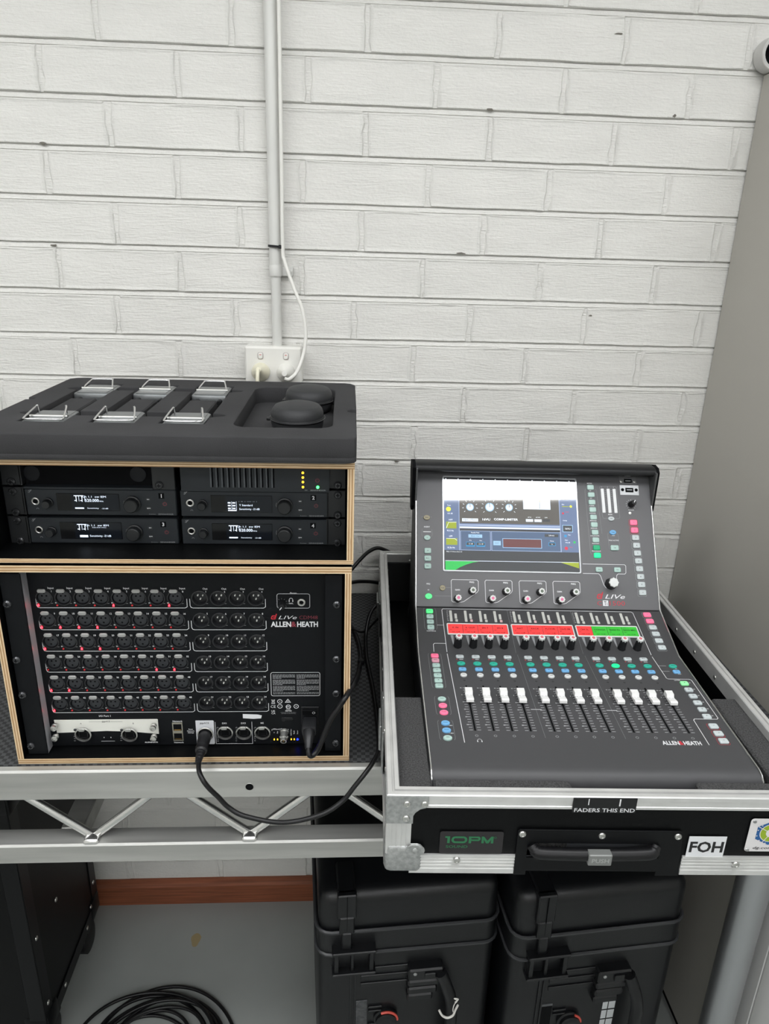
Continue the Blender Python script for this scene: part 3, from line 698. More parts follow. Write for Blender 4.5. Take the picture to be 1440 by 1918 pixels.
    pl_.rect(-0.1335, -0.1325, -0.1405, -0.1385, 0.0011, 3); pl_.rect(-0.1230, -0.122, -0.1405, -0.1385, 0.0011, 3); pl_.box(-0.1315, -0.1240, -0.1415, -0.1385, 0.0, 0.0016, m=1)
    for x in (-0.178, -0.107):
        pl_.text('Lk', x, -0.137, 0.0016, 0.0011, 3); pl_.text('1G', x, -0.141, 0.0016, 0.0011, 3); pl_.text('Err', x, -0.145, 0.0016, 0.0011, 3)
    pl_.build('network_card', [mat('white_card_plate', (226, 226, 218), 0.45), PANEL, PRINTK, PRINTW], t, MM(0, 0))
    TH = MB(); TH.lathe([(0.0026, 0), (0.0026, 0.003), (0.0048, 0.004), (0.0048, 0.0065), (0.0036, 0.0072), (0.0036, 0.009), (0.0048, 0.0098), (0.0046, 0.012), (0.002, 0.0128), (0.0018, 0.0115)], 14); TH = TH.mesh('thumb_screw', SILVER, 40)
    for (u, v) in ((-203, -114), (-53.8, -115.5), (-204, -133), (-54.5, -135)): inst(TH, 'thumb_screw', t, MM(u, v, 0.001))
    EC = ethercon(); ET = pill('release_tab', 0.0105, 0.0055, 0.002, SILVER)
    for (u, v, z) in ((-163, -131.5, .0045), (-92.5, -132.5, .0045), (54.0, -133.8, 0), (83.3, -134, 0), (112.5, -134.3, 0)):
        o = inst(EC, 'network_socket', t, MM(u, v, z)); inst(ET, 'release_tab', o, T(-0.001, 0.0105, 0.0012))
        inst(SCREW, 'socket_screw', o, T(-0.011, 0.0095, 0) @ Matrix.Scale(0.4, 4)); 
    b = MB(); b.prism([(0.0095, -0.1100), (0.0095, -0.1525), (0.0120, -0.1538), (0.0360, -0.1538), (0.0375, -0.1525), (0.0375, -0.1110), (0.036, -0.1100)], 0, 0.0012); b.text('gigaACE', 0.0232, -0.1142, 0.0030, 0.0014, 1, bold=0.01)
    b.build('socket_plate', [mat('pale_socket_plate', (214, 216, 220), 0.4), PRINTK], t, MM(0, 0))
    inst(EC, 'network_socket', t, MM(24.2, -132.4, .0045))
    # double network jack
    b = MB(); b.box(-0.0078, 0.0078, -0.017, 0.017, 0, 0.0014); 
    for y in (0.0085, -0.0085): b.box(-0.0062, 0.0062, y - 0.0058, y + 0.0058, 0.0014, 0.0018, m=1); b.box(-0.005, 0.005, y - 0.005, y - 0.0035, 0.0018, 0.0021, m=2)
    b.build('network_jack', [mat('jack_shell', (176, 172, 158), 0.35, 0.8), BLACKM, GOLD], t, MM(-18.8, -130), 40)
    pr.text('Network', -0.0185, -0.1110, 0.0028, zp, 0, bold=0.015); pr.text('Network', -0.0188, -0.1508, 0.0028, zp, 0, bold=0.015)
    for k, s in enumerate(('Reset', 'Network', 'Settings')): pr.text(s, 0.0010, -0.1260 - 0.0034 * k, 0.0021, zp, 0, bold=0.01)
    pr.text('DX1', 0.054, -0.1155, 0.0028, zp, 0, bold=0.015); pr.text('DX3', 0.0833, -0.1155, 0.0028, zp, 0, bold=0.015); pr.text('ME', 0.1125, -0.1155, 0.0028, zp, 0, bold=0.015)
    pr.line([(0.0395, -0.1130), (0.0395, -0.1538), (0.0965, -0.1542), (0.0965, -0.1130)], 0.0006, zp, 0); pr.text('DX LINK CAT5', 0.066, -0.1538, 0.0014, zp, 0)
    for x in (0.0405, 0.0692, 0.0985):
        for k, s in enumerate(('Lk', 'Tx', 'Er')): pr.text(s, x + 0.002, -0.1415 - 0.0036 * k, 0.0016, zp, 0)
    pr.add([(0.0830, -0.0985, zp), (0.1060, -0.0995, zp), (0.1125, -0.1012, zp), (0.1112, -0.1068, zp), (0.0990, -0.1076, zp), (0.0830, -0.1062, zp)], [(0, 1, 2, 3, 4, 5)], 0)
    # word clock
    pr.text('Word Clock', 0.1400, -0.1272, 0.0028, zp, 0, bold=0.01); pr.line([(0.1275, -0.1302), (0.1275, -0.1275), (0.1310, -0.1275)], 0.0005, zp, 0); pr.line([(0.1490, -0.1275), (0.1535, -0.1275), (0.1535, -0.1302)], 0.0005, zp, 0)
    b = MB(); b.lathe([(0.0072, 0), (0.0072, 0.002), (0.0056, 0.0025), (0.0056, 0.008), (0.0062, 0.0085), (0.0062, 0.014), (0.0048, 0.0145), (0.0048, 0.020), (0.0036, 0.020), (0.0034, 0.012)], 18, capt=False); b.lathe([(0.0011, 0.012), (0.0011, 0.019)], 8, m=1); b.cyl((-0.0064, 0, 0.011), (0.0064, 0, 0.011), 0.0012, 8); b.build('clock_connector', [SILVER, GOLD], t, MM(147, -131.5) @ RX(0.25), 40)
    YL = MB().prism([(-0.0009, -0.0012), (0.0009, -0.0012), (0.0007, 0.0009), (0, 0.0016), (-0.0007, 0.0009)], 0, 0.0008).mesh('status_light', LEDY); BL = MB().prism(circ(0, 0, 0.0015, 10), 0, 0.0009).mesh('status_light', LEDB)
    for u in (130.8, 136, 157.6, 162.4): inst(YL, 'status_light', t, MM(u, -146.5))
    inst(BL, 'status_light', t, MM(167.6, -146.8))
    for (u, s) in ((130.8, 'In'), (136, 'Out'), (157.6, 'Audio Sync'), (162.4, 'Ready'), (167.6, 'Power')): pr.text(s, u * mm, -0.1335, 0.0019, zp, 0, rot=math.pi / 2, bold=0.01)
    b = MB(); b.prism(rrect(0.1520, -0.1075, 0.018, 0.0052, 0.0026), 0, 0.0014, 0.0004); b.prism(circ(0.1462, -0.1090, 0.0028, 12), 0, 0.002); b.build('antenna_slot', BLACK, t, MM(0, 0), 40)
    # mains inlet
    b = MB(); b.box(-0.0138, 0.0138, -0.0165, 0.0165, 0, 0.002, 0.0006); b.build('mains_inlet', BLACK, t, MM(187.6, -101.5))
    b = MB(); b.box(-0.0115, 0.0115, -0.0048, 0.0048, 0, 0.0035, 0.0008); b.line(circ(0.006, 0, 0.0020, 10), 0.0005, 0.0036, 1, closed=True); b.build('mains_switch', [BLACKM, PRINTW], t, MM(187.6, -93, 0.002) @ RX(0.12))
    MB().box(-0.0095, 0.0095, -0.005, 0.005, 0, 0.003, 0.0008).build('fuse_drawer', BLACK, t, MM(187.6, -108.5, 0.002))
    pr.build('panel_print', [PRINTW, PRINTG, PRINTR, PRINTD], t, MM(0, 0), 'flatprint')['kind'] = 'stuff'
stage_box()

# ------------------------------------------------------------------ wireless units in the upper rack
def knob_mesh(name, r, h, mats_, n=20, lob=None):
    b = MB(); b.lathe([(r, 0), (r, h * .25), (r * .86, h * .3), (r * .82, h * .92), (r * .72, h)], n, lobes=lob); return b.mesh(name, mats_, 40)
def receiver(cx, cz, yf, no, kind, label):
    t = thing('wireless_transmitter', label, 'transmitter', T(cx, yf, cz), 'half-rack wireless units')
    F = lambda u, v, z=0.0: T(u / 1000, -z, v / 1000) @ FRONT
    MB().box(-0.1048, 0.1048, 0, 0.18, -0.0195, 0.0195, 0.0012).build('housing', RACKGREY, t)
    b = MB(); b.lathe([(0.0056, 0), (0.0056, 0.002), (0.0044, 0.0024), (0.0035, 0.002), (0.0035, 0.0002)], 16, capt=False); b.lathe([(0.0035, 0.0002), (0, 0.0002)], 16, m=1, capt=False); b.build('headphone_jack', [SILVER, BLACKM], t, F(-91, 1.5), 40)
    inst(KSM, 'volume_knob', t, F(-73.5, -0.5)); inst(KBG, 'dial', t, F(43.5, -1))
    d = MB(); d.box(-0.0435, 0.0435, -0.0130, 0.0130, 0, 0.0006, 0.0003); disp = d.build('display', BLACKG, t, F(-18.2, 0.5))
    MB().box(-0.0228, 0.0425, -0.0120, 0.0120, 0.0006, 0.0009).build('screen_pane', mat('dark_lcd_glass', (10, 14, 20), 0.12, emit=0.02, ec=(60, 80, 110)), disp)
    z = 0.00105; px = MB()
    if kind in ('freq', 'freq2', 'sens'):
        px.text('Ch 1.1  ew IEM', 0.0090, 0.0085, 0.0028, z, 0, w=0.033)
        for k in range(2): px.rect(-0.0165 + 0.008 * k, -0.0155 + 0.008 * k, 0.001, 0.0095, z); px.rect(-0.0125 + 0.008 * k, -0.012 + 0.008 * k, 0.0015, 0.0095, z)
        px.rect(-0.019, -0.006, 0.0092, 0.0104, z); px.rect(-0.0185, -0.0165, 0.002, 0.0032, z); px.rect(-0.0105, -0.0085, 0.002, 0.0032, z)
        if kind == 'sens': px.text('520.000 MHz', 0.012, 0.0052, 0.0012, z, 0, w=0.020); px.text('Sensitivity -21dB', 0.0125, -0.0082, 0.0030, z, 0, w=0.030); px.rect(-0.0165, -0.005, -0.0100, -0.0066, z)
        else: px.text('520.000', 0.0055, 0.0030, 0.0044, z, 0, w=0.019, bold=0.01); px.text('MHz', 0.0185, 0.0018, 0.0018, z, 0, w=0.006); px.text('Sensitivity', 0.0060, -0.0090, 0.0018, z, 0, w=0.016); px.text('-21dB', 0.0225, -0.0090, 0.0018, z, 0, w=0.009); px.rect(-0.019, -0.0065, -0.0098, -0.0078, z)
    else:
        for k in range(2):
            for j in range(3): px.rect(-0.0195 + 0.0065 * k, -0.0155 + 0.0065 * k, -0.0075 + 0.0042 * j, -0.0055 + 0.0042 * j, z)
            px.rect(-0.0142 + 0.0065 * k, -0.0138 + 0.0065 * k, -0.0095, 0.004, z)
        px.rect(-0.0195, -0.0075, -0.0105, -0.0088, z); px.text('. .. . .... .. .', 0.009, 0.0040, 0.0014, z, 0, w=0.026); px.text('Y Standard', 0.0060, -0.0015, 0.0030, z, 0, w=0.019); px.text('Sensitivity -21dB', 0.0110, -0.0078, 0.0028, z, 0, w=0.029)
    px.build('screen_text', EMW, disp, None, 'flatprint')
    pr = MB(); z = 0.0002
    pr.text('S', -0.0980, 0.0162, 0.0036, z, 1, shear=0.3, w=0.004); pr.line([(-0.0985, 0.0140), (-0.0945, 0.0185)], 0.0008, z, 1)
    pr.text('esc', 0.0655, 0.0055, 0.0020, z, 0, bold=0.02); pr.text('sync', 0.0655, -0.0082, 0.0020, z, 0, bold=0.02)
    pr.line([(-0.0895 + 0.0016 * math.cos(a), -0.0108 + 0.0018 * math.sin(a)) for a in [math.pi * k / 8 for k in range(9)]], 0.0005, z, 1)
    pr.line([(0.0315 + 0.0001, -0.004), (0.0308, -0.001), (0.0315, 0.003)], 0.0005, z, 1)
    pr.text('SENNHEISER', 0.0890, -0.0168, 0.0022, z, 1, w=0.0215); pr.text('Evolution', 0.0700, -0.0168, 0.0014, z, 1, w=0.009)
    pr.line([(0.0885 + 0.0024 * math.cos(a), -0.0012 + 0.0024 * math.sin(a)) for a in [math.pi * (0.65 + k * 1.7 / 12) for k in range(13)]], 0.0006, z, 2); pr.rect(0.0882, 0.0888, -0.0006, 0.0022, z, 2)
    pr.build('panel_print', [PRINTW, PRINTG, PRINTD], t, F(0, 0), 'flatprint')['kind'] = 'stuff'
    for v in (5.5, -8.2): inst(BTN, 'menu_button', t, F(65.5, v - 0.0, -0.0009))
    inst(BTN, 'power_button', t, F(88.5, -1.2, -0.0009))
    b = MB(); b.rect(-0.0040, 0.0040, -0.0042, 0.0042, 0.00012, 1); b.text(str(no), 0, 0, 0.0052, 0.0003, 0, bold=0.03); b.build('number_sticker', [PRINTW, BLACKM], t, F(84.5, 11.0), 'flatprint')
KSM = knob_mesh('volume_knob', 0.0072, 0.012, [mat('knob_black', (26, 28, 30), 0.45)]); KBG = knob_mesh('dial', 0.0118, 0.014, [mat('knob_black')], 24)
BTN = MB().prism(circ(0, 0, 0.0044, 14, 0.0038), 0, 0.0010, 0.0002).mesh('menu_button', mat('soft_key', (36, 39, 42), 0.5), 40)
YU = -0.545
receiver(-0.3420, 1.3500, YU, 1, 'freq', 'charcoal half-rack wireless transmitter numbered one with bright frequency display')
receiver(-0.1265, 1.3495, YU, 2, 'std', 'charcoal half-rack wireless transmitter numbered two under the slotted unit')
receiver(-0.3425, 1.3066, YU, 3, 'sens', 'charcoal half-rack wireless transmitter numbered three below number one')
receiver(-0.1272, 1.3064, YU, 4, 'freq2', 'charcoal half-rack wireless transmitter numbered four beside number three')
def splitter():
    t = thing('antenna_combiner', 'charcoal half-rack unit with vertical slots and yellow lights', 'combiner', T(-0.1235, YU, 1.3912), 'half-rack wireless units')
    F = lambda u, v, z=0.0: T(u / 1000, -z, v / 1000) @ FRONT
    slots = [rrect((-0.060 + 0.0078 * k), 0.0012, 0.0018, 0.0325, 0.0008, 2) for k in range(12)]
    g = plate_geo([(-0.1045, -0.0212), (0.1045, -0.0212), (0.1045, 0.0212), (-0.1045, 0.0212)], slots, 0, 0.004)
    MB().geo(*g).build('front_plate', RACKGREY, t, F(0, 0))
    MB().box(-0.104, 0.104, 0.0005, 0.18, -0.021, 0.021).build('housing', BLACKM, t)
    for k in range(12): MB().box(-0.0035, -0.0009, -0.0162, 0.0162, 0.0040, 0.0052, 0.0004).build('cooling_fin', mat('fin_grey', (78, 82, 86), 0.4), t, F(-60 + 7.8 * k, 1.2))
    L_ = MB().prism(circ(0, 0, 0.0017, 10), 0, 0.0010).mesh('level_light', LEDY)
    for v in (8.0, 1.1, -5.7, -13.2): inst(L_, 'level_light', t, F(67.0, v, 0.004))
    MB().prism(circ(0, 0, 0.0022, 10), 0, 0.0010).build('power_light', LEDG, t, F(88, -13.2, 0.004))
    pr = MB(); z = 0.0042
    pr.line([(0.0875 + 0.0026 * math.cos(a), -0.0032 + 0.0026 * math.sin(a)) for a in [math.pi * (0.65 + k * 1.7 / 12) for k in range(13)]], 0.0007, z, 2); pr.rect(0.0872, 0.0878, -0.0032, 0.0003, z, 2)
    pr.text('SENNHEISER', 0.0885, -0.0180, 0.0022, z, 1, w=0.022); pr.text('EW', 0.0715, -0.0180, 0.0018, z, 1)
    pr.build('panel_print', [PRINTW, PRINTG, PRINTD], t, F(0, 0), 'flatprint')['kind'] = 'stuff'
splitter()
def blank():
    t = thing('blank_panel', 'black blanking panel with two round plugs above transmitter number one', 'panel', T(-0.342, YU, 1.3912))
    F = lambda u, v, z=0.0: T(u / 1000, -z, v / 1000) @ FRONT
    MB().box(-0.1048, 0.0700, 0.010, 0.014, -0.018, 0.0212).build('recessed_plate', BLACKM, t)
    MB().box(-0.1048, 0.0740, -0.002, 0.014, -0.0212, -0.0180, 0.0006).build('lower_lip', RACKGREY, t)
    MB().box(0.0730, 0.1048, 0.0, 0.006, -0.0212, 0.0212, 0.0006).build('side_bracket', mat('bracket_black', (28, 30, 32), 0.5), t)
    for u in (-95, 52): MB().lathe([(0.0115, 0), (0.0112, 0.0014), (0.009, 0.002)], 20).build('round_plug', mat('plug_grey', (28, 30, 33), 0.6, spec=0.25), t, F(u, -1.5, -0.010), 40)
    inst(SCREW, 'bracket_screw', t, F(83, -14, 0))
blank()
def ears():
    for s, x in ((-1, -0.2365 - 0.226), (1, -0.2365 + 0.2275)):
        for k, z in enumerate((1.3940, 1.3500, 1.3062)):
            t = thing('rack_ear', ('black rack ear bolted beside ' + ('the blanking panel', 'the transmitter numbered one', 'the transmitter numbered three')[k]) if s < 0 else ('black rack ear bolted beside ' + ('the slotted unit', 'the transmitter numbered two', 'the transmitter numbered four')[k]), 'bracket', T(x, YU, z), 'rack ears of the upper rack')
            xi = 0.0145 if s < 0 else -0.0145
            MB().box(-0.0130, 0.0130, 0.0005, 0.0025, -0.0192, 0.0215, 0.0004).build('ear_plate', mat('ear_black', (26, 28, 30), 0.5), t)
            MB().box(min(xi, xi * .8), max(xi, xi * .8), 0.0005, 0.05, -0.0192, 0.0215).build('ear_return', mat('ear_black'), t)
            for dz in ((-0.014,) if k == 0 else (0.0155, -0.0155)): inst(SCREW, 'rack_screw', t, T(0.0 if s < 0 else 0.002, 0.0005, dz) @ FRONT)
ears()

# ------------------------------------------------------------------ foam tray, bodypacks, zip cases
TRZ0, TRZ1 = 1.4320, 1.4665
TRX, TRY = -0.2385, -0.410
def tray():
    t = thing('foam_tray', 'thick black foam tray with cutouts lying on the upper rack', 'foam tray', T(TRX, TRY, 0))
    s = 0.001
    xl, xr = -0.2545, 0.2565
    outline = [(xl + .006, -.205), (xr - .012, -.205), (xr - .003, -.2015), (xr, -.194), (xr + .0015, -0.045), (xr - .006, -0.043), (xr - .012, -0.036), (xr - .012, -0.03), (xr - .005, -0.022), (xr + .002, -.02), (xr + .003, .19), (xr - .004, .203), (xr - .016, .208),
               (xl + .03, .213), (xl + .014, .210), (xl + .003, .200), (xl, .03), (xl + .011, .027), (xl + .013, .016), (xl + .001, .012), (xl - .002, -.185), (xl, -.2)]
    big = rrect(0.155, 0.0, 0.137, 0.295, 0.022, 5)
    cols = ((-0.2040, -0.1440), (-0.1090, -0.0490), (-0.0150, 0.0470))
    y0, y1, a0, a1, b0, b1 = -0.134, 0.152, -0.092, -0.066, 0.098, 0.124
    o = []
    def cap(x, ya, yb, sgn): return [(x + sgn * 0.013 * math.sin(math.pi * k / 6), (ya + (yb - ya) * k / 6)) for k in range(7)]
    # counter-clockwise outline of three slots joined by two finger channels
    for i, (p, q) in enumerate(cols):
        o += [(p, y0), (q, y0)]
        if i < 2: o += [(q, a0), (cols[i + 1][0], a0)]
    R, L_ = cols[2][1], cols[0][0]
    o += cap(R, a0, a1, 1.6) + cap(R, b0, b1, 1.6) + [(R, y1), (cols[2][0], y1)]
    for i in (1, 0): o += [(cols[i + 1][0], b1), (cols[i][1], b1), (cols[i][1], y1), (cols[i][0], y1)]
    o += cap(L_, b1, b0, -1.4) + cap(L_, a1, a0, -1.4)
    b = MB(); b.geo(*plate_geo(outline, [big, o], TRZ0 + 0.007, TRZ1, 0.0022))
    # islands between the slots
    for i in (0, 1): b.geo(*plate_geo(rrect((cols[i][1] + cols[i + 1][0]) / 2, (a1 + b0) / 2, cols[i + 1][0] - cols[i][1], b0 - a1, 0.003, 2), [], TRZ0 + 0.007, TRZ1, 0.001))
    b.geo(*plate_geo(outline, [], TRZ0, TRZ0 + 0.0085, 0.002))
    b.build('foam_body', FOAM, t, None, 30)
    for i, (p, q) in enumerate(cols): MB().box(p + 0.004, q - 0.014, -0.040, 0.056, TRZ0 + 0.008, TRZ1 - 0.006, 0.002).build('foam_block', FOAM, t)
    MB().geo(*plate_geo([(x * .985, y * .995) for x, y in outline], [], TRZ0 - 0.0003, TRZ0 + 0.0005)).build('backing_sheet', mat('worn_backing_edge', (95, 92, 86), 0.8), t)
    return cols
COLS = tray()
def packs():
    body = MB(); body.geo(*rbox_geo(0.058, 0.076, 0.020, 0.004, 2)); body.box(-0.024, 0.024, -0.034, 0.034, 0.0098, 0.0106, 0.0003)
    BODY = body.mesh('housing', mat('bodypack_metal', (128, 131, 132), 0.36, 0.75, var=(60, 0.12), scale3=(1, 5, 1)), 40)
    w = 0.0013
    c1 = MB().tube(catmull([(-0.024, -0.026, 0.010), (-0.024, -0.026, 0.016), (-0.019, -0.020, 0.0225), (-0.004, -0.014, 0.0205), (0.004, -0.014, 0.0205), (0.019, -0.020, 0.0225), (0.024, -0.026, 0.016), (0.024, -0.026, 0.010)], 5), w, 7).mesh('wire_clip', CHROME, 60)
    c3 = MB().tube(catmull([(-0.019, 0.014, 0.010), (-0.0195, 0.0125, 0.0225), (-0.0215, 0.008, 0.0215), (-0.0265, -0.020, 0.0130), (-0.0235, -0.0255, 0.0125), (-0.012, -0.027, 0.0125), (0.012, -0.027, 0.0125), (0.0235, -0.0255, 0.0125), (0.0265, -0.020, 0.0130), (0.0215, 0.008, 0.0215), (0.0195, 0.0125, 0.0225), (0.019, 0.014, 0.010)], 5), w, 7).mesh('wire_clip', CHROME, 60)
    c2 = MB().tube(catmull([(-0.022, 0.0, 0.011), (-0.0225, 0.004, 0.014), (-0.0175, 0.024, 0.0205), (-0.0145, 0.028, 0.0215), (0.0145, 0.028, 0.0215), (0.0175, 0.024, 0.0205), (0.0225, 0.004, 0.014), (0.022, 0.0, 0.011)], 6), w, 7).mesh('wire_clip', CHROME, 60)
    bar = MB().cyl((-0.026, 0, 0.0115), (0.026, 0, 0.0115), 0.0019, 8).mesh('hinge_bar', SILVER, 40)
    kn = MB().lathe([(0.004, 0), (0.004, 0.012), (0.003, 0.014)], 12).mesh('antenna_stub', BLACK, 40)
    names = ('first', 'second', 'third')
    for i, (p, q) in enumerate(COLS):
        for r, y in enumerate((-0.096, 0.114)):
            where = 'front' if r == 0 else 'back'
            lab = 'metal bodypack with wire clip, %s row, %s slot from the tray edge' % (where, names[i]) if i < 2 else 'metal bodypack with wire clip, %s row, slot next to the zip cases' % where
            t = thing('wireless_bodypack', lab, 'bodypack', T(TRX + (p + q) / 2, TRY + y, TRZ0 + 0.0232) @ RZ(random.uniform(-.03, .03)) @ (RZ(math.pi) if False else I4()), 'bodypacks in the foam tray')
            inst(BODY, 'housing', t); 
            if r == 0:
                inst(c3, 'wire_clip', t, T(0, -0.004, 0)); inst(bar, 'hinge_bar', t, T(0, -0.006, 0))
            else:
                inst(c2, 'wire_clip', t, T(0, 0.000, 0)); inst(bar, 'hinge_bar', t, T(0, -0.002, 0)); None
            for x in (-0.018, 0.018): inst(kn, 'antenna_stub', t, T(x, -0.038, 0.0) @ RX(math.pi / 2) if r == 1 else T(x, 0.038, 0.0) @ RX(-math.pi / 2))
packs()
def zip_cases():
    for (x, y, rz, lab) in ((0.181, 0.085, 0.1, 'black oval zip case at the back of the tray recess'), (0.170, -0.055, 0.0, 'black oval zip case at the front of the tray recess')):
        t = thing('zip_case', lab, 'zip case', T(TRX + x, TRY + y, TRZ0 + 0.0090) @ RZ(rz), 'earphone zip cases')
        sx, sy = 0.0395, 0.047
        def dome(prof): 
            b = MB(); b.lathe(prof, 36, capt=True, capb=True); b.v = [(a * sx, c * sy, d) for a, c, d in b.v]; return b
        sh = mat('zip_case_shell', (38, 39, 41), 0.6, bump=(900, 0.15))
        dome([(0.80, 0.0), (0.93, 0.004), (0.985, 0.012), (0.985, 0.0165)]).build('lower_shell', sh, t, None, 50)
        dome([(1.0, 0.0165), (1.03, 0.0180), (1.03, 0.0205), (1.0, 0.022)]).build('zip_band', BLACK, t, None, 50)
        dome([(0.985, 0.022), (0.985, 0.027), (0.94, 0.0325), (0.86, 0.0365), (0.84, 0.0372), (0.80, 0.0378), (0.55, 0.0405), (0.25, 0.0418)]).build('upper_shell', sh, t, None, 50)
        b = MB(); P = [(1.035 * sx * math.cos(a), 1.035 * sy * math.sin(a), 0.0192) for a in [2 * math.pi * k / 48 for k in range(48)]]; b.tube(P, 0.0009, 6, closed=True); b.build('zip_teeth', mat('zip_metal', (60, 60, 62), 0.4, 0.5), t, None, 50)
        vz, fz = rbox_geo(0.006, 0.010, 0.004, 0.0012, 2); b = MB().geo(off(vz, -sx * 1.05, -0.012, 0.019), fz); b.build('zip_pull', BLACK, t, None, 40)
zip_cases()

# ------------------------------------------------------------------ mixing console
def console():
    BZ = 0.990
    A_ = math.radians(-1.9)
    t = thing('mixing_console', 'charcoal digital mixing console with touchscreen and white faders in the open case', 'mixing console', T(0.122, -0.747, BZ) @ RZ(A_))
    prof = [(0.0, 1.056), (0.268, 1.065), (0.369, 1.100), (0.512, 1.309)]
    def pf(i):
        (w0, z0), (w1, z1) = prof[i], prof[i + 1]; L_ = math.hypot(w1 - w0, z1 - z0); v = ((w1 - w0) / L_, (z1 - z0) / L_)
        return frame((0, w0, z0 - BZ), (1, 0, 0), (0, v[0], v[1]), (0, -v[1], v[0]))
    PF, PM, PS = pf(0), pf(1), pf(2)
    mm = 0.001
    # body: extruded side profile
    side = [(-0.018, BZ), (-0.0245, 1.025), (-0.0240, 1.038), (-0.0200, 1.0475), (-0.0130, 1.0532), (-0.005, 1.0556), (0.0, 1.056), (0.268, 1.065), (0.369, 1.100), (0.512, 1.309), (0.524, 1.315), (0.540, 1.309), (0.548, 1.290), (0.500, BZ)]
    n = len(side); b = MB()
    vs = [(x, w_, z - BZ) for x in (0.0, 0.44) for (w_, z) in side]
    fs = [(i, (i + 1) % n, n + (i + 1) % n, n + i) for i in range(n)] + [tuple(range(n)), tuple(range(n, 2 * n))]
    b.add(vs, fs); b.mi = [2] * len(fs)
    for i in (1, 2, 3, 4, 5, 6, 7): b.mi[i] = 1
    b.mi[8] = 0
    b.build('body', [CONSOLE, CONSOLEF, BLACK], t, None, 35)
    for x in (-0.0012, 0.4412):
        P = [(x, w_, z - BZ + 0.0006) for (w_, z) in side[1:10]]
        MB().tube(P, 0.0013, 6).build('edge_trim', ALUB, t, None, 40)
    for x0, x1 in ((-0.0035, -0.0005), (0.4405, 0.4435)):
        pts = [(w_ + (0.002 if k < 6 else 0), z - 0.0015) for k, (w_, z) in enumerate(side)]
        b = MB(); vs = [(x, w_, z - BZ) for x in (x0, x1) for (w_, z) in pts]; b.add(vs, fs[:n] + [tuple(range(n)), tuple(range(n, 2 * n))]); b.build('side_cheek', BLACK, t, None, 35)
    MB().box(0.001, 0.439, 0.366, 0.3695, 1.0975 - BZ, 1.0995 - BZ).build('panel_seam', BLACKM, t)
    # hood bar and its cheeks
    q = [(0.516, 1.318), (0.512, 1.3105), (0.500, 1.3135), (0.490, 1.3160), (0.4855, 1.3195), (0.4855, 1.3245), (0.490, 1.3290), (0.500, 1.3312), (0.520, 1.3308), (0.545, 1.322), (0.548, 1.312)]
    b = MB(); m_ = len(q); vs = [(x, w_, z - BZ) for x in (-0.004, 0.444) for (w_, z) in q]; b.add(vs, [(i, (i + 1) % m_, m_ + (i + 1) % m_, m_ + i) for i in range(m_)] + [tuple(range(m_)), tuple(range(m_, 2 * m_))]); b.build('hood_bar', BLACK, t, None, 50)
    for x0, x1 in ((-0.0095, -0.0045), (0.4445, 0.4495)):
        cc = [(0.484, 1.316), (0.484, 1.324), (0.492, 1.331), (0.510, 1.333), (0.55, 1.322), (0.555, 1.30), (0.520, 1.235), (0.495, 1.238), (0.4850, 1.250)]
        b = MB(); m_ = len(cc); vs = [(x, w_, z - BZ) for x in (x0, x1) for (w_, z) in cc]; b.add(vs, [(i, (i + 1) % m_, m_ + (i + 1) % m_, m_ + i) for i in range(m_)] + [tuple(range(m_)), tuple(range(m_, 2 * m_))]); b.build('hood_cheek', BLACKM, t)
    for x in (-0.002, 0.442): MB().box(x - 0.0018, x + 0.0018, 0.478, 0.53, 1.235 - BZ, 1.325 - BZ, 0.0006).build('hood_edge', mat('hood_edge_grey', (92, 93, 94), 0.4, 0.5), t)
    # ---------------- key caps
    GREY = mat('key_pale_grey', (196, 204, 205), 0.45); PINK = mat('key_pink_lit', (236, 120, 150), 0.45, emit=0.35, ec=(255, 90, 140)); TEAL = mat('key_teal', (42, 168, 146), 0.45, emit=0.12, ec=(30, 190, 160))
    BLUE = mat('key_blue', (112, 170, 214), 0.45, emit=0.12, ec=(100, 170, 230)); GRN = mat('key_green_lit', (96, 222, 140), 0.45, emit=0.45, ec=(80, 255, 140)); MINT = mat('key_mint', (176, 204, 196), 0.45); TAN = mat('key_tan', (158, 150, 124), 0.45); KWHITE = mat('key_white', (222, 224, 222), 0.4); EMG = mat('key_emerald', (20, 150, 104), 0.4, emit=0.2, ec=(0, 200, 130)); EMGL = mat('key_emerald_lit', (30, 214, 140), 0.4, emit=0.6, ec=(20, 255, 150))
    cache = {}
    def cap(shape, w_, h_, m_, hgt=2.6):
        key = (shape, w_, h_, m_.name)
        if key not in cache:
            b = MB(); poly = rrect(0, 0, w_ * mm, h_ * mm, 2.2 * mm, 3) if shape == 'r' else circ(0, 0, w_ / 2 * mm, 20, h_ / 2 * mm)
            b.prism(poly, 0, hgt * mm, 0.7 * mm); cache[key] = b.mesh('button', m_, 40)
        return cache[key]
    pS, pM, pF_ = MB(), MB(), MB(); zp = 0.00015; zk = 0.00272
    def key(P, pr, shape, u, v, w_, h_, m_, name='button', leg=None, legm=3, ring=False):
        v -= (1.2 if P is PS else 2.4)
        inst(cap(shape, w_, h_, m_), name, t, P @ T(u * mm, v * mm, 0))
        if ring: pr.line(rrect(u * mm - 0.0004, v * mm - 0.0004, (w_ + 3) * mm, (h_ + 3) * mm, 0.0022, 3), 0.0005, zp, 2 if ring == 'red' else 1, closed=True)
        if leg: pr.text(leg, u * mm, v * mm, (1.7 if len(leg) > 1 else 2.6) * mm, zk, legm, bold=0.01)
    def T_(pr, s, u, v, h_, m_=0, **k): pr.text(s, u * mm, v * mm, h_ * mm, zp, m_, **k)
    def Ln(pr, pts, w_=0.8, m_=0, closed=False): pr.line([(x * mm, y * mm) for x, y in pts], w_ * mm, zp, m_, closed)
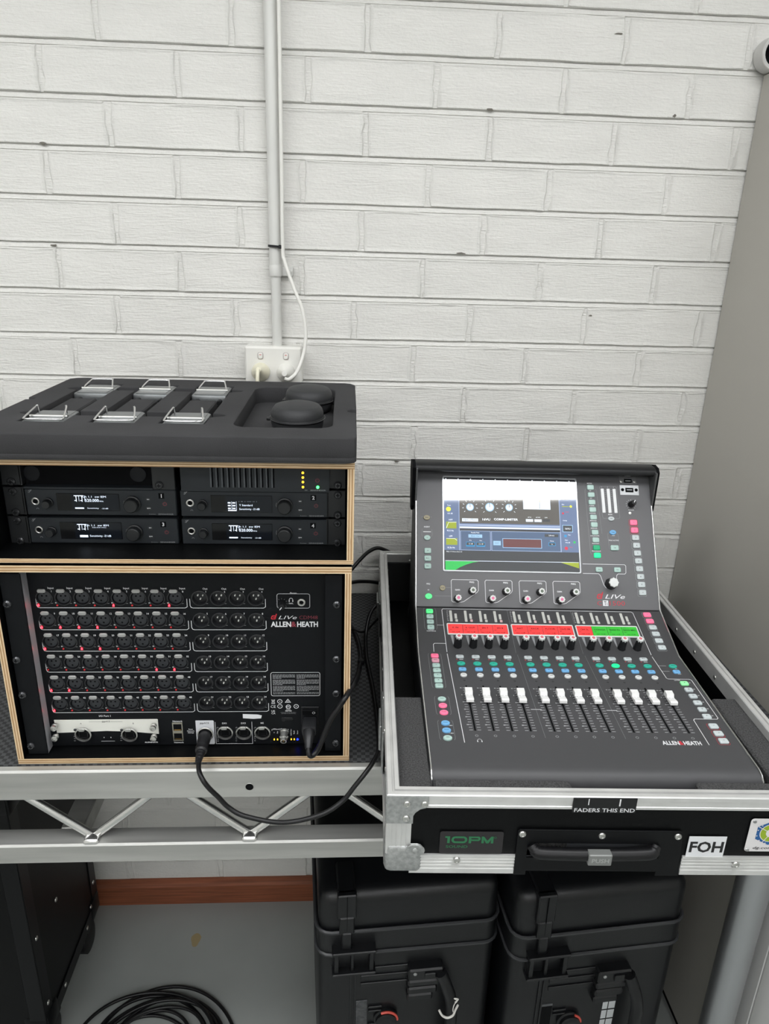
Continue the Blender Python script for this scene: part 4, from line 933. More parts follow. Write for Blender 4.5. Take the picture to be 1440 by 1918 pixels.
    U4 = [67.0 + 26.65 * k for k in range(4)] + [181.4 + 26.6 * k for k in range(4)] + [296.0 + 26.7 * k for k in range(4)]
    # ---------------- fader deck
    SLOT = MB().box(-0.0013, 0.0013, 0.069, 0.1765, 0.0, 0.0003).mesh('fader_slot', BLACKM)
    fc = MB(); pts = [(-0.0140, 0.0045), (-0.0136, 0.0085), (-0.0112, 0.0100), (-0.0030, 0.0080), (0.0, 0.0072), (0.0020, 0.0080), (0.0036, 0.0118), (0.0125, 0.0125), (0.0138, 0.0112), (0.0140, 0.0045)]
    k_ = len(pts); vs = [(x, y, z) for x in (-0.0056, 0.0056) for (y, z) in pts]; fc.add(vs, [(i, (i + 1) % k_, k_ + (i + 1) % k_, k_ + i) for i in range(k_)] + [tuple(range(k_)), tuple(range(k_, 2 * k_))])
    fc.box(-0.0010, 0.0010, -0.004, 0.004, 0.0, 0.008); fc.box(-0.0057, 0.0057, -0.0003, 0.0003, 0.0070, 0.0074, m=1); FCAP = fc.mesh('fader_cap', [mat('fader_cap_white', (232, 232, 230), 0.38), PRINTG], 30)
    for i, u in enumerate(U4):
        key(PF, pF_, 'r', u, 258.6, 13.0, 7.6, GREY, 'mute_button', 'Mute')
        key(PF, pF_, 'o', u, 238.4, 13.4, 9.6, EMGL if i == 9 else TEAL, 'select_button', 'Sel')
        key(PF, pF_, 'r', u + .3, 222.1, 12.2, 8.0, BLUE, 'mix_button', 'Mix')
        key(PF, pF_, 'o', u + .3, 206.1, 10.6, 9.4, KWHITE, 'listen_button', 'PAFL')
        pF_.sheet(circ((u - 5.6) * mm, 0.2496, 0.0011, 8), zp, 2); T_(pF_, 'PEAK', u + 1.8, 249.6, 1.9, 0, bold=0.03)
        pF_.line(circ(u * mm, 0.1905, 0.0013, 8), 0.0005, zp, 4, closed=True); pF_.line(circ((u + 1.5) * mm, 0.058, 0.0020, 10), 0.0007, zp, 1, closed=True)
        inst(SLOT, 'fader_slot', t, PF @ T((u + 0.9) * mm, 0, 0))
        inst(FCAP, 'fader_cap', t, PF @ T((u + 0.9) * mm, (142.6 if i != 11 else 141.4) * mm, 0))
        for k in range(18):
            v = 170.5 - 5.9 * k; big = k % 3 == 0
            for sgn in (-1, 1):
                x0 = u + 0.9 + sgn * (3.0 if k < 6 else 3.2); x1 = x0 + sgn * (5.2 if k >= 6 else 3.4)
                pF_.rect(min(x0, x1) * mm, max(x0, x1) * mm, (v - .3) * mm, (v + .3) * mm, zp, 0)
            if big: T_(pF_, ('10', '5', '0', '10', '30', '60')[k // 3], u - 8.4, v, 2.0, 0, bold=0.02)
    pF_.line([(0.0712 + 0.0030 * math.cos(a), 0.0475 + 0.0034 * math.sin(a)) for a in [math.pi * (-.12 + 1.24 * k / 10) for k in range(11)]], 0.0006, zp, 0)
    for x in (0.0682, 0.0742): pF_.rect(x - .0007, x + .0007, 0.0445, 0.0475, zp, 0)
    Ln(pF_, [(47.0, 266), (49.5, 43)], 1.0); Ln(pF_, [(394.6, 266), (395.6, 204), (398, 202), (432, 202), (434.5, 199.5), (434.5, 104), (432, 101.5), (398, 101.5), (395.8, 99), (395, 44)], 0.9)
    for x in (165.6, 280.0): Ln(pF_, [(x, 266), (x, 55)], 0.3, 1)
    for x in (170, 284): pF_.rect((x - 12) * mm, (x + 4) * mm, 0.1185, 0.1195, zp, 0)
    for i, v in enumerate((260, 246.1, 231.9, 217.9, 203.8, 189.8, 176)):
        key(PF, pF_, 'r', 25.3, v, 12.6, 9.6 if i > 1 else 9.8, PINK if i == 0 else (mat('key_rose', (222, 160, 176), .45) if i == 1 else MINT), 'mix_select_button', ('Copy', 'Mute', '1', '2', '3', '4', 'Send')[i])
    Ln(pF_, [(16, 266), (14.5, 262), (14.5, 174), (16, 170)], 0.35, 1); Ln(pF_, [(34.5, 266), (36, 262), (36, 174), (34.5, 170)], 0.35, 1)
    for i, (v, m_, s) in enumerate(((142.4, MINT, 'Paste'), (126.6, PINK, 'Reset'), (110, PINK, 'Assign'), (85.9, BLUE, 'Freeze'), (69.9, BLUE, 'Preset'), (53.4, MINT, 'GEQ'))): key(PF, pF_, 'o', 26.6, v, 12.6, 10.2, m_, 'function_button', s)
    for (a, c) in ((148, 104), (91, 48)): Ln(pF_, [(17, a), (15.5, a - 4), (15.5, c + 4), (17, c)], 0.35, 1); Ln(pF_, [(36, a), (37.5, a - 4), (37.5, c + 4), (36, c)], 0.35, 1)
    for v in (79.5, 62.5): T_(pF_, '+ MIX', 33, v, 1.8, 0, bold=0.03)
    key(PF, pF_, 'o', 418.6, 239.4, 13.4, 9.6, TEAL, 'view_button', 'Mixes'); key(PF, pF_, 'r', 418.6, 223.6, 11.4, 8.2, BLUE, 'view_button', 'Pan')
    T_(pF_, 'Sel', 422, 231.6, 2.0, 0, bold=.02); T_(pF_, 'Main', 422, 216.6, 2.0, 0, bold=.02); Ln(pF_, [(395, 239), (408, 239)], 0.5); Ln(pF_, [(395.4, 223.5), (408, 223.5)], 0.5)
    for i, v in enumerate((191.7, 174.6, 158.2, 141.7, 125.2, 108.9)):
        key(PF, pF_, 'r', 418.5, v, 12.4, 9.6, mat('key_light_green', (150, 226, 164), .45, emit=.25, ec=(120, 255, 150)) if i == 0 else GREY, 'layer_button', 'ABCDEF'[i]); T_(pF_, 'L' + str(i + 1), 428.5, v + 1, 2.2, 0, bold=.02)
    T_(pF_, 'LAYER', 411, 199, 2.4, 0, bold=.02)
    for v, s in ((86.6, '17'), (70.2, '18'), (54.3, '19')): key(PF, pF_, 'r', 418.7, v, 13.0, 10.2, GREY, 'soft_key', s, ring='red')
    pF_.text('ALLEN', 0.3415, 0.0475, 0.0078, zp, 0, w=0.0245, bold=0.03); pF_.text('&', 0.3565, 0.0475, 0.0078, zp, 2, w=0.0060, bold=0.03); pF_.text('HEATH', 0.3725, 0.0475, 0.0078, zp, 0, w=0.0250, bold=0.03)
    # ---------------- display strip
    for i, (v, m_, s) in enumerate(((96.2, GRN, 'Name'), (83.4, MINT, 'HPF'), (70.9, MINT, 'Trim'), (58.6, MINT, 'Gain'))): key(PM, pM, 'r', 22.6, v, 12.4, 9.2, m_, 'display_button', s)
    T_(pM, 'DISPLAY', 23.2, 51.2, 2.0, 0, bold=.02); T_(pM, 'FUNCTIONS', 23.2, 48.0, 2.0, 0, bold=.02); Ln(pM, [(13.5, 102), (12, 98), (12, 56), (13.5, 52)], 0.35, 1); Ln(pM, [(32.5, 102), (34, 98), (34, 56), (32.5, 52)], 0.35, 1); Ln(pM, [(34, 62), (46, 62)], 0.6)
    Ln(pM, [(47, 2), (44.9, 98), (47, 101), (387, 101), (389.8, 98), (394.6, 2)], 0.9); Ln(pM, [(25, 2), (25, 18), (27, 20.5), (46.5, 20.5)], 0.8)
    for x in (162.3, 276.8): Ln(pM, [(x, 100), (x + 1.5, 2)], 0.3, 1)
    MET = [60.0 + 26.3 * k for k in range(4)] + [173.2 + 26.3 * k for k in range(4)] + [285.5 + 27 * k for k in range(4)]
    MT = mat('meter_lens', (206, 206, 200), 0.35); MTR = mat('meter_lens_red', (226, 186, 186), 0.35)
    def meter(name, w_, h_, m_, segs):
        b = MB(); b.prism(rrect(0, 0, w_ * mm, h_ * mm, 0.8 * mm, 2), 0, 0.0008, 0.0002)
        for k in range(1, segs): b.rect(-w_ * .32 * mm, w_ * .32 * mm, (-h_ / 2 + h_ * k / segs - .12) * mm, (-h_ / 2 + h_ * k / segs + .12) * mm, 0.0009, 1)
        return b.mesh(name, [m_, PRINTG])
    M1, M2, M3, M3R = meter('level_meter', 4.6, 26, MT, 12), meter('gate_meter', 4.2, 12, MT, 5), meter('peak_lamp', 4.4, 5.4, MT, 2), meter('peak_lamp', 4.4, 5.4, MTR, 2)
    for i, u in enumerate(MET):
        inst(M1, 'level_meter', t, PM @ T(u * mm, 0.0838, 0)); inst(M2, 'gate_meter', t, PM @ T((u + 8.6) * mm, 0.0835, 0)); inst(M3R if i in (1, 3, 5, 6) else M3, 'peak_lamp', t, PM @ T((u + 9.4) * mm, 0.0733, 0))
    for u in (54, 167.4, 279.6):
        for k in range(9): pM.rect((u - 1) * mm, (u + (1 if k % 4 else 2)) * mm, (72.5 + 2.9 * k) * mm, (73.1 + 2.9 * k) * mm, zp, 0)
    LR, LG = mat('lcd_red', (222, 66, 66), 0.25, emit=0.42, ec=(255, 48, 48)), mat('lcd_green', (52, 150, 52), 0.25, emit=0.45, ec=(60, 200, 60)); LT = mat('lcd_text', (70, 10, 12), 0.3)
    NAMES = [('K IN', 'K OUT', 'SN T', 'SN B'), ('HAT', 'RACK', 'FLOOR', 'OHS SR'), ('OH SL', 'CONGA', 'BASS DI', 'BASS MIC')]
    for gi, (x0, x1) in enumerate(((51.0, 158.6), (163.9, 273.4), (277.6, 387.5))):
        fr_ = MB(); fr_.geo(*plate_geo(rrect(0, 0, (x1 - x0) * mm, 0.0262, 0.0022, 3), [rrect(0, 0.0003, (x1 - x0 - 3.4) * mm, 0.0216, 0.0008, 2)], 0, 0.0010)); d = fr_.build('name_display', KWHITE, t, PM @ T((x0 + x1) / 2 * mm, 0.0533, 0))
        wd = (x1 - x0 - 3.4) / 4
        for k in range(4):
            xa = -(x1 - x0 - 3.4) / 2 + wd * k
            g = (gi == 2 and k > 0)
            pane = MB(); pane.box((xa + .4) * mm, (xa + wd - .4) * mm, -0.0105, 0.0111, 0, 0.0006)
            cx = xa + wd / 2
            for (s, y, h_, al) in (('IP' + str(gi * 4 + k + 1), 8.2, 1.7, 'LEFT'), (NAMES[gi][k], 3.4, 3.8, 'CENTER'), ('48V', -1.6, 1.6, 'LEFT'), ('Gain  %+d dB' % (-6 + 3 * ((gi * 4 + k * 3) % 7)), -6.6, 2.2, 'CENTER')):
                pane.text(s, (cx if al == 'CENTER' else xa + 3) * mm, y * mm, h_ * mm, 0.0008, 1, al=al, bold=.012)
            pane.build('screen_pane', [LG if g else LR, mat('lcd_text_green', (16, 70, 20), 0.3) if g else LT], d)
    # encoder knobs
    def encoder(name, r, h_, cm, petals=8):
        b = MB(); b.lathe([(r * 1.18, 0), (r * 1.18, h_ * .06), (r * 1.1, h_ * .10), (r * 1.08, h_ * .12), (r * .92, h_ * .84), (r * .86, h_ * .92)], 24, lobes=(petals, 0.035))
        b.lathe([(r * .90, h_ * .80), (r * .96, h_ * .92), (r * .86, h_ * .99), (r * .5, h_)], 24, m=1, lobes=(petals, 0.09)); b.sheet(circ(0, 0, r * .46, 14), h_ * 1.004, 2)
        return b.mesh(name, [mat('encoder_black', (26, 27, 29), 0.32), KWHITE, cm], 40)
    CR, CK, CW = mat('cap_red', (206, 110, 120), 0.4), mat('cap_dark', (96, 110, 92), 0.4), mat('cap_white', (220, 222, 220), 0.4)
    CP = mat('cap_pink', (226, 120, 160), 0.4)
    E1, E2, E3, E4 = encoder('rotary_encoder', 0.0060, 0.0255, CR), encoder('gain_encoder', 0.0060, 0.0165, CP), encoder('frequency_encoder', 0.0060, 0.0165, CK), encoder('touch_rotary', 0.0090, 0.0200, CW)
    KB = [66.3 + 26.3 * k for k in range(4)] + [179.9 + 26.45 * k for k in range(4)] + [294 + 26.7 * k for k in range(4)]
    for u in KB:
        inst(E1, 'rotary_encoder', t, PM @ T(u * mm, 0.0165, 0))
        pM.add([((u - 10.5) * mm, 0.0395, zp), ((u - 5.5) * mm, 0.0395, zp), ((u - 6.0) * mm, 0.0180, zp), ((u - 7.2) * mm, 0.0165, zp)], [(3, 2, 1, 0)], 1)
    for i, (u, v) in enumerate(((414.1, 96.2), (414.6, 81), (415.4, 66), (416.2, 51), (416.9, 35.6), (417.6, 20.4))): key(PM, pM, 'r', u, v, 13.2, 9.8, PINK if i < 2 else GREY, 'soft_key', str(11 + i), ring='g')
    # ---------------- screen panel
    def PSu(u, v): return u, v
    b = MB(); b.geo(*plate_geo(rrect(0.1748, 0.1547, 0.2535, 0.1815, 0.0035, 3), [rrect(0.1748, 0.1545, 0.2485, 0.1765, 0.002, 3)], 0, 0.0016)); scr = b.build('touchscreen', mat('screen_bezel', (216, 219, 222), 0.25, 0.6), t, PS)
    def em(nm, c, e=0.55): 
        m_ = mat('screen_' + nm, c, 0.05, spec=1.0, emit=e, ec=c, coat=1.0); m_.node_tree.nodes['Principled BSDF'].inputs['Coat IOR'].default_value = 1.95; m_.node_tree.nodes['Principled BSDF'].inputs['Coat Roughness'].default_value = 0.03; return m_
    S_ = MB(); z0 = 0.0009; z1 = 0.00095; z2 = 0.0010; z3 = 0.00105
    SM = [em('black', (34, 36, 40), .35), em('slate', (104, 120, 152), .42), em('navy', (84, 102, 130), .42), em('grey', (92, 89, 86), .42), em('bar', (156, 172, 200), .5), em('white', (222, 232, 244), .6), em('yellow', (216, 222, 70), .6), em('green', (50, 176, 84), .7), em('olive', (148, 160, 52), .55), em('red', (200, 60, 80), .5), em('maroon', (104, 66, 68), .5), em('cyan', (60, 140, 190), .55), em('cream', (236, 226, 190), .65), em('dark', (68, 70, 74), .4), em('paleblue', (150, 186, 216), .55), em('text', (236, 242, 250), .7)]
    def R_(x0, x1, y0, y1, z, m_): S_.rect(x0 * mm, x1 * mm, y0 * mm, y1 * mm, z, m_)
    def X_(s, x, y, h_, m_=15, **k): S_.text(s, x * mm, y * mm, h_ * mm, z3, m_, **k)
    R_(50.5, 299, 66, 243, z0, 0)
    R_(51, 299, 103, 236, z1, 1)
    R_(51, 299, 65.8, 102.5, z1, 13)
    R_(79.5, 266, 154.5, 226, z2, 3)                                   # compressor faceplate
    R_(51.5, 78, 103, 226, z2, 1); R_(78.2, 79.3, 103, 226, z2, 4); R_(266.2, 267.2, 103, 226, z2, 4)
    R_(79.5, 266, 149.5, 152.5, z2, 4); R_(79.5, 266, 145.0, 148.0, z2, 5); R_(79.5, 266, 140.5, 144.5, z2, 13)
    R_(81, 136, 104, 140, z2, 2); R_(138.5, 266, 104, 140, z2, 2)
    S_.line([(x * mm, y * mm) for x, y in ((81, 104), (136, 104), (136, 140), (81, 140))], .0008, z3, 4, True); S_.line([(x * mm, y * mm) for x, y in ((138.5, 104), (266, 104), (266, 140), (138.5, 140))], .0008, z3, 4, True)
    for (u, v, r) in ((99.3, 185.4, 7.2), (136.1, 186.0, 8.4), (172.5, 186.2, 7.0)):
        S_.sheet(circ(u * mm, v * mm, r * mm, 24), z3, 14); S_.sheet(circ(u * mm, v * mm, r * .8 * mm, 24), z3 + .00003, 5); S_.line([(u * mm, v * mm), (u * mm, (v + r) * mm)], .0010, z3 + .00006, 13)
        for k in range(9):
            a = math.radians(-40 + 260 * k / 8); S_.line([((u + q_ * math.cos(a)) * mm, (v + q_ * math.sin(a)) * mm) for q_ in (r + 4.5, r + 7.5)], .0007, z3, 15)
    R_(199, 250, 183.5, 206, z3, 5); R_(201, 248, 198, 204.5, z3 + .00003, 12); S_.line([(.2295, .1845), (.2305, .2035)], .0005, z3 + .00006, 13)
    X_('16VU', 129.3, 162.4, 4.0, w=.0145, bold=.02); X_('COMP-LIMITER', 165.8, 163.1, 4.0, w=.045, bold=.02); R_(84, 114, 157.8, 163.8, z3, 5); S_.text('Opto Mann', .099, .1608, .0034, z3 + .00004, 13, w=.026, shear=.2)
    for x in (203, 219): R_(x, x + 13.5, 159.5, 164.6, z3, 5)
    R_(235, 247.6, 160, 165, z3, 13)
    for x, s in ((210, 'OPTO'), (226, 'ACTIVE'), (241, 'LINK')): X_(s, x, 168.2, 1.8)
    X_('Parallel Path', 108, 136.8, 2.2); R_(95.4, 121, 127.3, 133.5, z3, 14); S_.text('Blend  Out', .108, .1304, .0024, z3 + .00004, 2)
    for x0, x1, s in ((91, 107, '-12 dB'), (110, 126, '-2.2 dB')): R_(x0, x1, 110.6, 119.3, z3, 11); R_(x0 + .8, x1 - .8, 113, 118.4, z3 + .00003, 13); S_.text(s, (x0 + x1) / 2 * mm, .1157, .0022, z3 + .00006, 15); X_('Dry' if x0 < 100 else 'Wet', (x0 + x1) / 2, 122, 1.8)
    R_(141.2, 155, 113.8, 122, z3, 14); S_.text('RESET', .1481, .1179, .0022, z3 + .00004, 2); R_(158.4, 231, 109.4, 127.2, z3, 14); R_(159.4, 230, 110.4, 126.2, z3 + .00003, 10)
    R_(237.2, 262.1, 131.4, 136.6, z3, 13); S_.text('Library', .2497, .134, .0026, z3 + .00004, 15); X_('Comp', 250, 123.6, 2.0); R_(243.6, 256.6, 114.6, 121, z3, 11); R_(244.6, 255.6, 115.6, 120, z3 + .00003, 13); S_.text('In', .2501, .1178, .0024, z3 + .00006, 15)
    # left column
    X_('Trim', 60, 188, 2.4); S_.sheet(circ(.0590, .1808, .0046, 16), z3, 6); X_('0.0 dB', 62, 172.5, 2.6); X_('HPF', 63, 160.4, 3.0); R_(54.3, 73.6, 144, 156.8, z3, 8); S_.line([(.0548, .1445), (.0590, .1555), (.0735, .1560)], .0006, z3 + .00003, 15); X_('92.5 Hz', 62, 139.8, 2.8)
    X_('LPF', 63, 129.3, 3.0); R_(54.2, 74.8, 113, 125.6, z3, 8); S_.line([(.0545, .1250), (.0700, .1250), (.0745, .1215)], .0006, z3 + .00003, 15); X_('10.2k Hz', 63, 108, 2.8)
    # right column
    R_(270.5, 286, 203, 210, z3, 13); X_('Dyn', 274, 194, 2.0); S_.sheet(circ(.2885, .1906, .0024, 12), z3, 6); R_(272, 285, 189.5, 191, z3, 8); S_.sheet(circ(.2732, .1770, .0020, 12), z3, 9); X_('Insert', 281, 180, 2.0, 9); X_('Comp', 276, 163, 2.2); R_(270.8, 290, 141, 154.6, z3, 14); R_(271.8, 289, 142, 153.6, z3 + .00003, 13); S_.text('16VU', .2804, .1478, .0034, z3 + .00006, 15)
    R_(273.5, 278, 131.5, 136, z3, 11); X_('Pan', 283, 136, 2.0); X_('Main', 277, 126, 2.0); X_('-9.6 dB', 279, 121.5, 2.2); S_.sheet(circ(.2920, .1222, .0022, 12), z3, 7); S_.sheet(circ(.2762, .1106, .0032, 14), z3, 9); X_('Mute', 285, 113, 2.0, 9)
    # equaliser graph
    X_('PEQ 1/3 Octave Band 20', 69, 100.3, 2.0); S_.line([(.0525, .0835), (.298, .0845)], .0008, z3, 5)
    S_.add([(.0525, .0830, z3), (.0525, .0660, z3), (.0700, .0660, z3), (.0790, .0715, z3), (.0900, .0765, z3), (.1020, .0805, z3), (.1140, .0828, z3)], [(0, 1, 2, 3, 4, 5, 6)], 7)
    S_.add([(.2640, .0840, z3), (.2980, .0735, z3), (.2980, .0840, z3)], [(0, 1, 2)], 8)
    for k in range(11): S_.sheet(circ((54.5 + 23.3 * k) * mm, .2395, .0011, 8), z3, 15)
    S_.build('screen_pane', SM, scr, None, 'flatprint')['kind'] = 'stuff'
    # left keys
    key(PS, pS, 'o', 18.6, 164.9, 12.6, 9.2, TAN, 'gate_button', 'Mode'); Ln(pS, [(8.5, 165), (11, 165)], .4, 1); Ln(pS, [(26, 165), (28, 165)], .4, 1)
    T_(pS, 'INSERT', 18.9, 146.2, 2.4, 0, bold=.03); pS.rect(.0120, .0262, .1362, .1376, zp, 0); Ln(pS, [(10, 142), (9.4, 131), (11, 128)], .35, 1); Ln(pS, [(28, 142), (28.6, 131), (27, 128)], .35, 1)
    key(PS, pS, 'o', 19.3, 126.7, 12.2, 9.6, MINT, 'insert_button', 'In')
    for v, s in ((102.4, 'LR'), (88.3, 'Mono'), (73.9, 'Mute')): key(PS, pS, 'r', 20.2, v, 12.4, 9.8, MINT, 'monitor_button', s)
    T_(pS, 'PEQ', 21.4, 40.2, 2.6, 0, bold=.03); T_(pS, 'IN', 21.6, 29.4, 2.0, 0, bold=.03); key(PS, pS, 'o', 21.8, 18.9, 12.8, 10.4, GRN, 'equaliser_button', 'In'); key(PS, pS, 'o', 46.9, 34.4, 10.6, 10.2, TAN, 'equaliser_button', 'Width')
    Ln(pS, [(53, 34), (62.5, 34)], .4, 1); Ln(pS, [(33, 18.6), (63, 18.6)], .4, 1)
    for k, x in enumerate((62.8, 124.4, 186.6, 248.4)):
        Ln(pS, [(x + 2, 49), (x + 47, 49), (x + 49.4, 46.6), (x + 49.4, 30), (x + 47, 26.4), (x + 22.5, 9.4), (x + 18.5, 8.2), (x + 3, 8.2), (x + .8, 10.5), (x, 46.5)], .9, 0, True)
        T_(pS, 'FREQ', x + 37.5, 44.6, 2.6, 0, bold=.03); T_(pS, 'GAIN', x + 11.5, 30.4, 2.6, 0, bold=.03)
        inst(E2, 'gain_encoder', t, PS @ T((x + 11.2) * mm, .0142, 0)); inst(E3, 'frequency_encoder', t, PS @ T((x + 37.6) * mm, .0284, 0))
    # screen menu keys
    for k in range(10):
        v = 229.8 - 14.45 * k; key(PS, pS, 'r', 327.6 + .6 * k, v, 12.6, 9.4, EMG if k == 8 else (EMGL if k == 9 else MINT), 'screen_button'); T_(pS, ('METERS', 'FX', 'I/O', 'SCENES', 'SURFACE', 'MIXRACK', 'SURFACE', 'UTIL/SHOWS', 'ROUTING', 'PROCESSING')[k], 326.6 + .6 * k, v + 7.0, 2.0, 0, bold=.03)
    Ln(pS, [(318.5, 226), (317, 222), (321, 104), (323, 100)], .35, 1); Ln(pS, [(337.5, 226), (339, 222), (344.5, 140)], .35, 1)
    # main meters
    Ln(pS, [(345.5, 229), (347, 231.5), (376, 231.5), (377.5, 229), (380.2, 172), (378.5, 169.5), (371, 169.5)], .4, 1); Ln(pS, [(345.5, 229), (348, 172), (349.5, 169.5), (357, 169.5)], .4, 1)
    MM_ = meter('main_meter', 5.8, 47, mat('main_meter_lens', (228, 230, 230), .35), 1)
    for u in (350.6, 361.8, 373.0): inst(MM_, 'main_meter', t, PS @ T(u * mm, .2035, 0) @ RZ(0.02)); T_(pS, 'LCR'[int((u - 350) / 11)], u - 1, 230.0, 2.0, 0)
    for u in (356.2, 367.4):
        for k in range(12): T_(pS, str(3 * k), u + .06 * (12 - k) - .5, 182.5 + 3.7 * k, 1.7, 1, bold=.03)
    T_(pS, 'MAIN', 362.3, 177.0, 2.2, 0, bold=.03); key(PS, pS, 'o', 363.2, 169.8, 12.0, 8.6, GREY, 'meter_button', 'PAFL')
    # usb plate
    b = MB(); b.box(-.0180, .0180, -.0098, .0098, 0, .0010, .0004); b.box(-.0075, .0075, -.0042, .0042, .0010, .0016, m=1); b.box(-.005, .005, -.0004, .0010, .0016, .0020, m=0)
    for x in (-.0130, .0130): b.lathe([(.0030, 0), (.0030, .0006), (.002, .0010)], 12, at=(x, .0005, .0010), m=1)
    b.text('USB', 0, .0068, .0018, .0012, 2); b.build('usb_socket_plate', [mat('pale_usb_plate', (186, 188, 190), .4, .3), BLACKM, PRINTW], t, PS @ T(.4015, .2250, 0))
    b = MB(); b.box(-.0165, .0165, -.0072, .0085, 0, .0006); b.box(-.0072, .0072, -.0040, .0034, .0006, .0013, m=1); b.box(-.005, .005, -.0016, .0004, .0013, .0016, m=3)
    for x in (-.0128, .0128): b.lathe([(.0028, 0), (.0028, .0006), (.0018, .0010)], 12, at=(x, -.001, .0006), m=2)
    b.build('playback_socket_plate', [CONSOLE, BLACKM, SILVER, PRINTG], t, PS @ T(.4000, .2435, 0))
    T_(pS, 'RECORDER', 400.4, 250.6, 1.6, 0, bold=.02); T_(pS, 'PLAYBACK', 400.4, 253.0, 1.6, 0, bold=.02)
    b = MB(); b.lathe([(.0060, 0), (.0060, .003), (.0052, .004), (.0048, .015), (.0040, .0165)], 18); b.box(-.0007, .0007, .0, .0050, .0160, .0168, m=1); b.build('phones_knob', [BLACK, PRINTW], t, PS @ T(.4030, .1970, 0) @ RZ(-.5), 40)
    for k in range(11):
        a = math.radians(225 - 27 * k); pS.line([(.4030 + q_ * math.cos(a), .1970 + q_ * math.sin(a)) for q_ in (.0082, .0098)], .0006, zp, 0)
    T_(pS, 'PHONES', 402.5, 186.4, 2.0, 0, bold=.02); MB().lathe([(.0026, 0), (.0026, .0008), (.0012, .0009)], 12).build('microphone_hole', [SILVER], t, PS @ T(.3998, .1803, 0), 40)
    for k in range(10): key(PS, pS, 'r', 404.8 + .78 * k, 163.4 - 14.57 * k, 13.0, 9.8, PINK if k < 2 else GREY, 'soft_key', str(k + 1), ring='red' if k < 2 else 'g')
    key(PS, pS, 'o', 364.6, 143.7, 12.4, 9.0, BLUE, 'talk_button', 'Assign'); T_(pS, '- MIX', 365, 136.8, 2.0, 0, bold=.02); T_(pS, 'TALK ACTIVE', 365.4, 127.6, 2.2, 0, bold=.02); key(PS, pS, 'r', 366, 114.4, 15.0, 9.8, MINT, 'talk_button', 'Talk')
    Ln(pS, [(357, 142), (355, 139), (356.5, 113), (358, 110)], .35, 1); Ln(pS, [(372.5, 142), (374.5, 139), (376, 113), (374.5, 110)], .35, 1)
    Ln(pS, [(305, 82.2), (382.5, 82.2), (384.8, 80), (384.2, 67), (382, 64.8), (369.5, 64.8), (366.8, 62), (364.6, 44), (359, 37.6), (352.5, 36.4), (345.5, 39), (342, 44), (337, 61), (333.5, 64.6), (304.6, 64.6)], .9)
    key(PS, pS, 'r', 334.6, 73.3, 12.6, 9.0, MINT, 'view_button', 'View'); key(PS, pS, 'r', 368.4, 73.4, 12.6, 9.0, MINT, 'view_button', 'Fine'); inst(E4, 'touch_rotary', t, PS @ T(.3545, .0460, 0))
    d_logo(pS, .3265, .0186, .0125, zp, 2); pS.text('LIVe', .3610, .0230, .0078, zp, 0, w=.0365, shear=.3, bold=.005)
    pS.text('C', .3320, .0105, .0078, zp, 2, w=.0080, bold=-.01); pS.rect(.3382, .3480, .0058, .0158, zp, 0); pS.text('Ti', .3431, .0106, .0074, zp + .00005, 3, w=.0062, bold=.01); pS.text('1500', .3645, .0108, .0084, zp, 2, w=.0280, bold=-.01)
    PMATS = [PRINTW, PRINTG, PRINTR, PRINTK, BLACKM]
    for nm, pr, P in (('screen_panel_print', pS, PS), ('display_panel_print', pM, PM), ('fader_panel_print', pF_, PF)): pr.build(nm, PMATS, t, P, 'flatprint')['kind'] = 'stuff'
console()

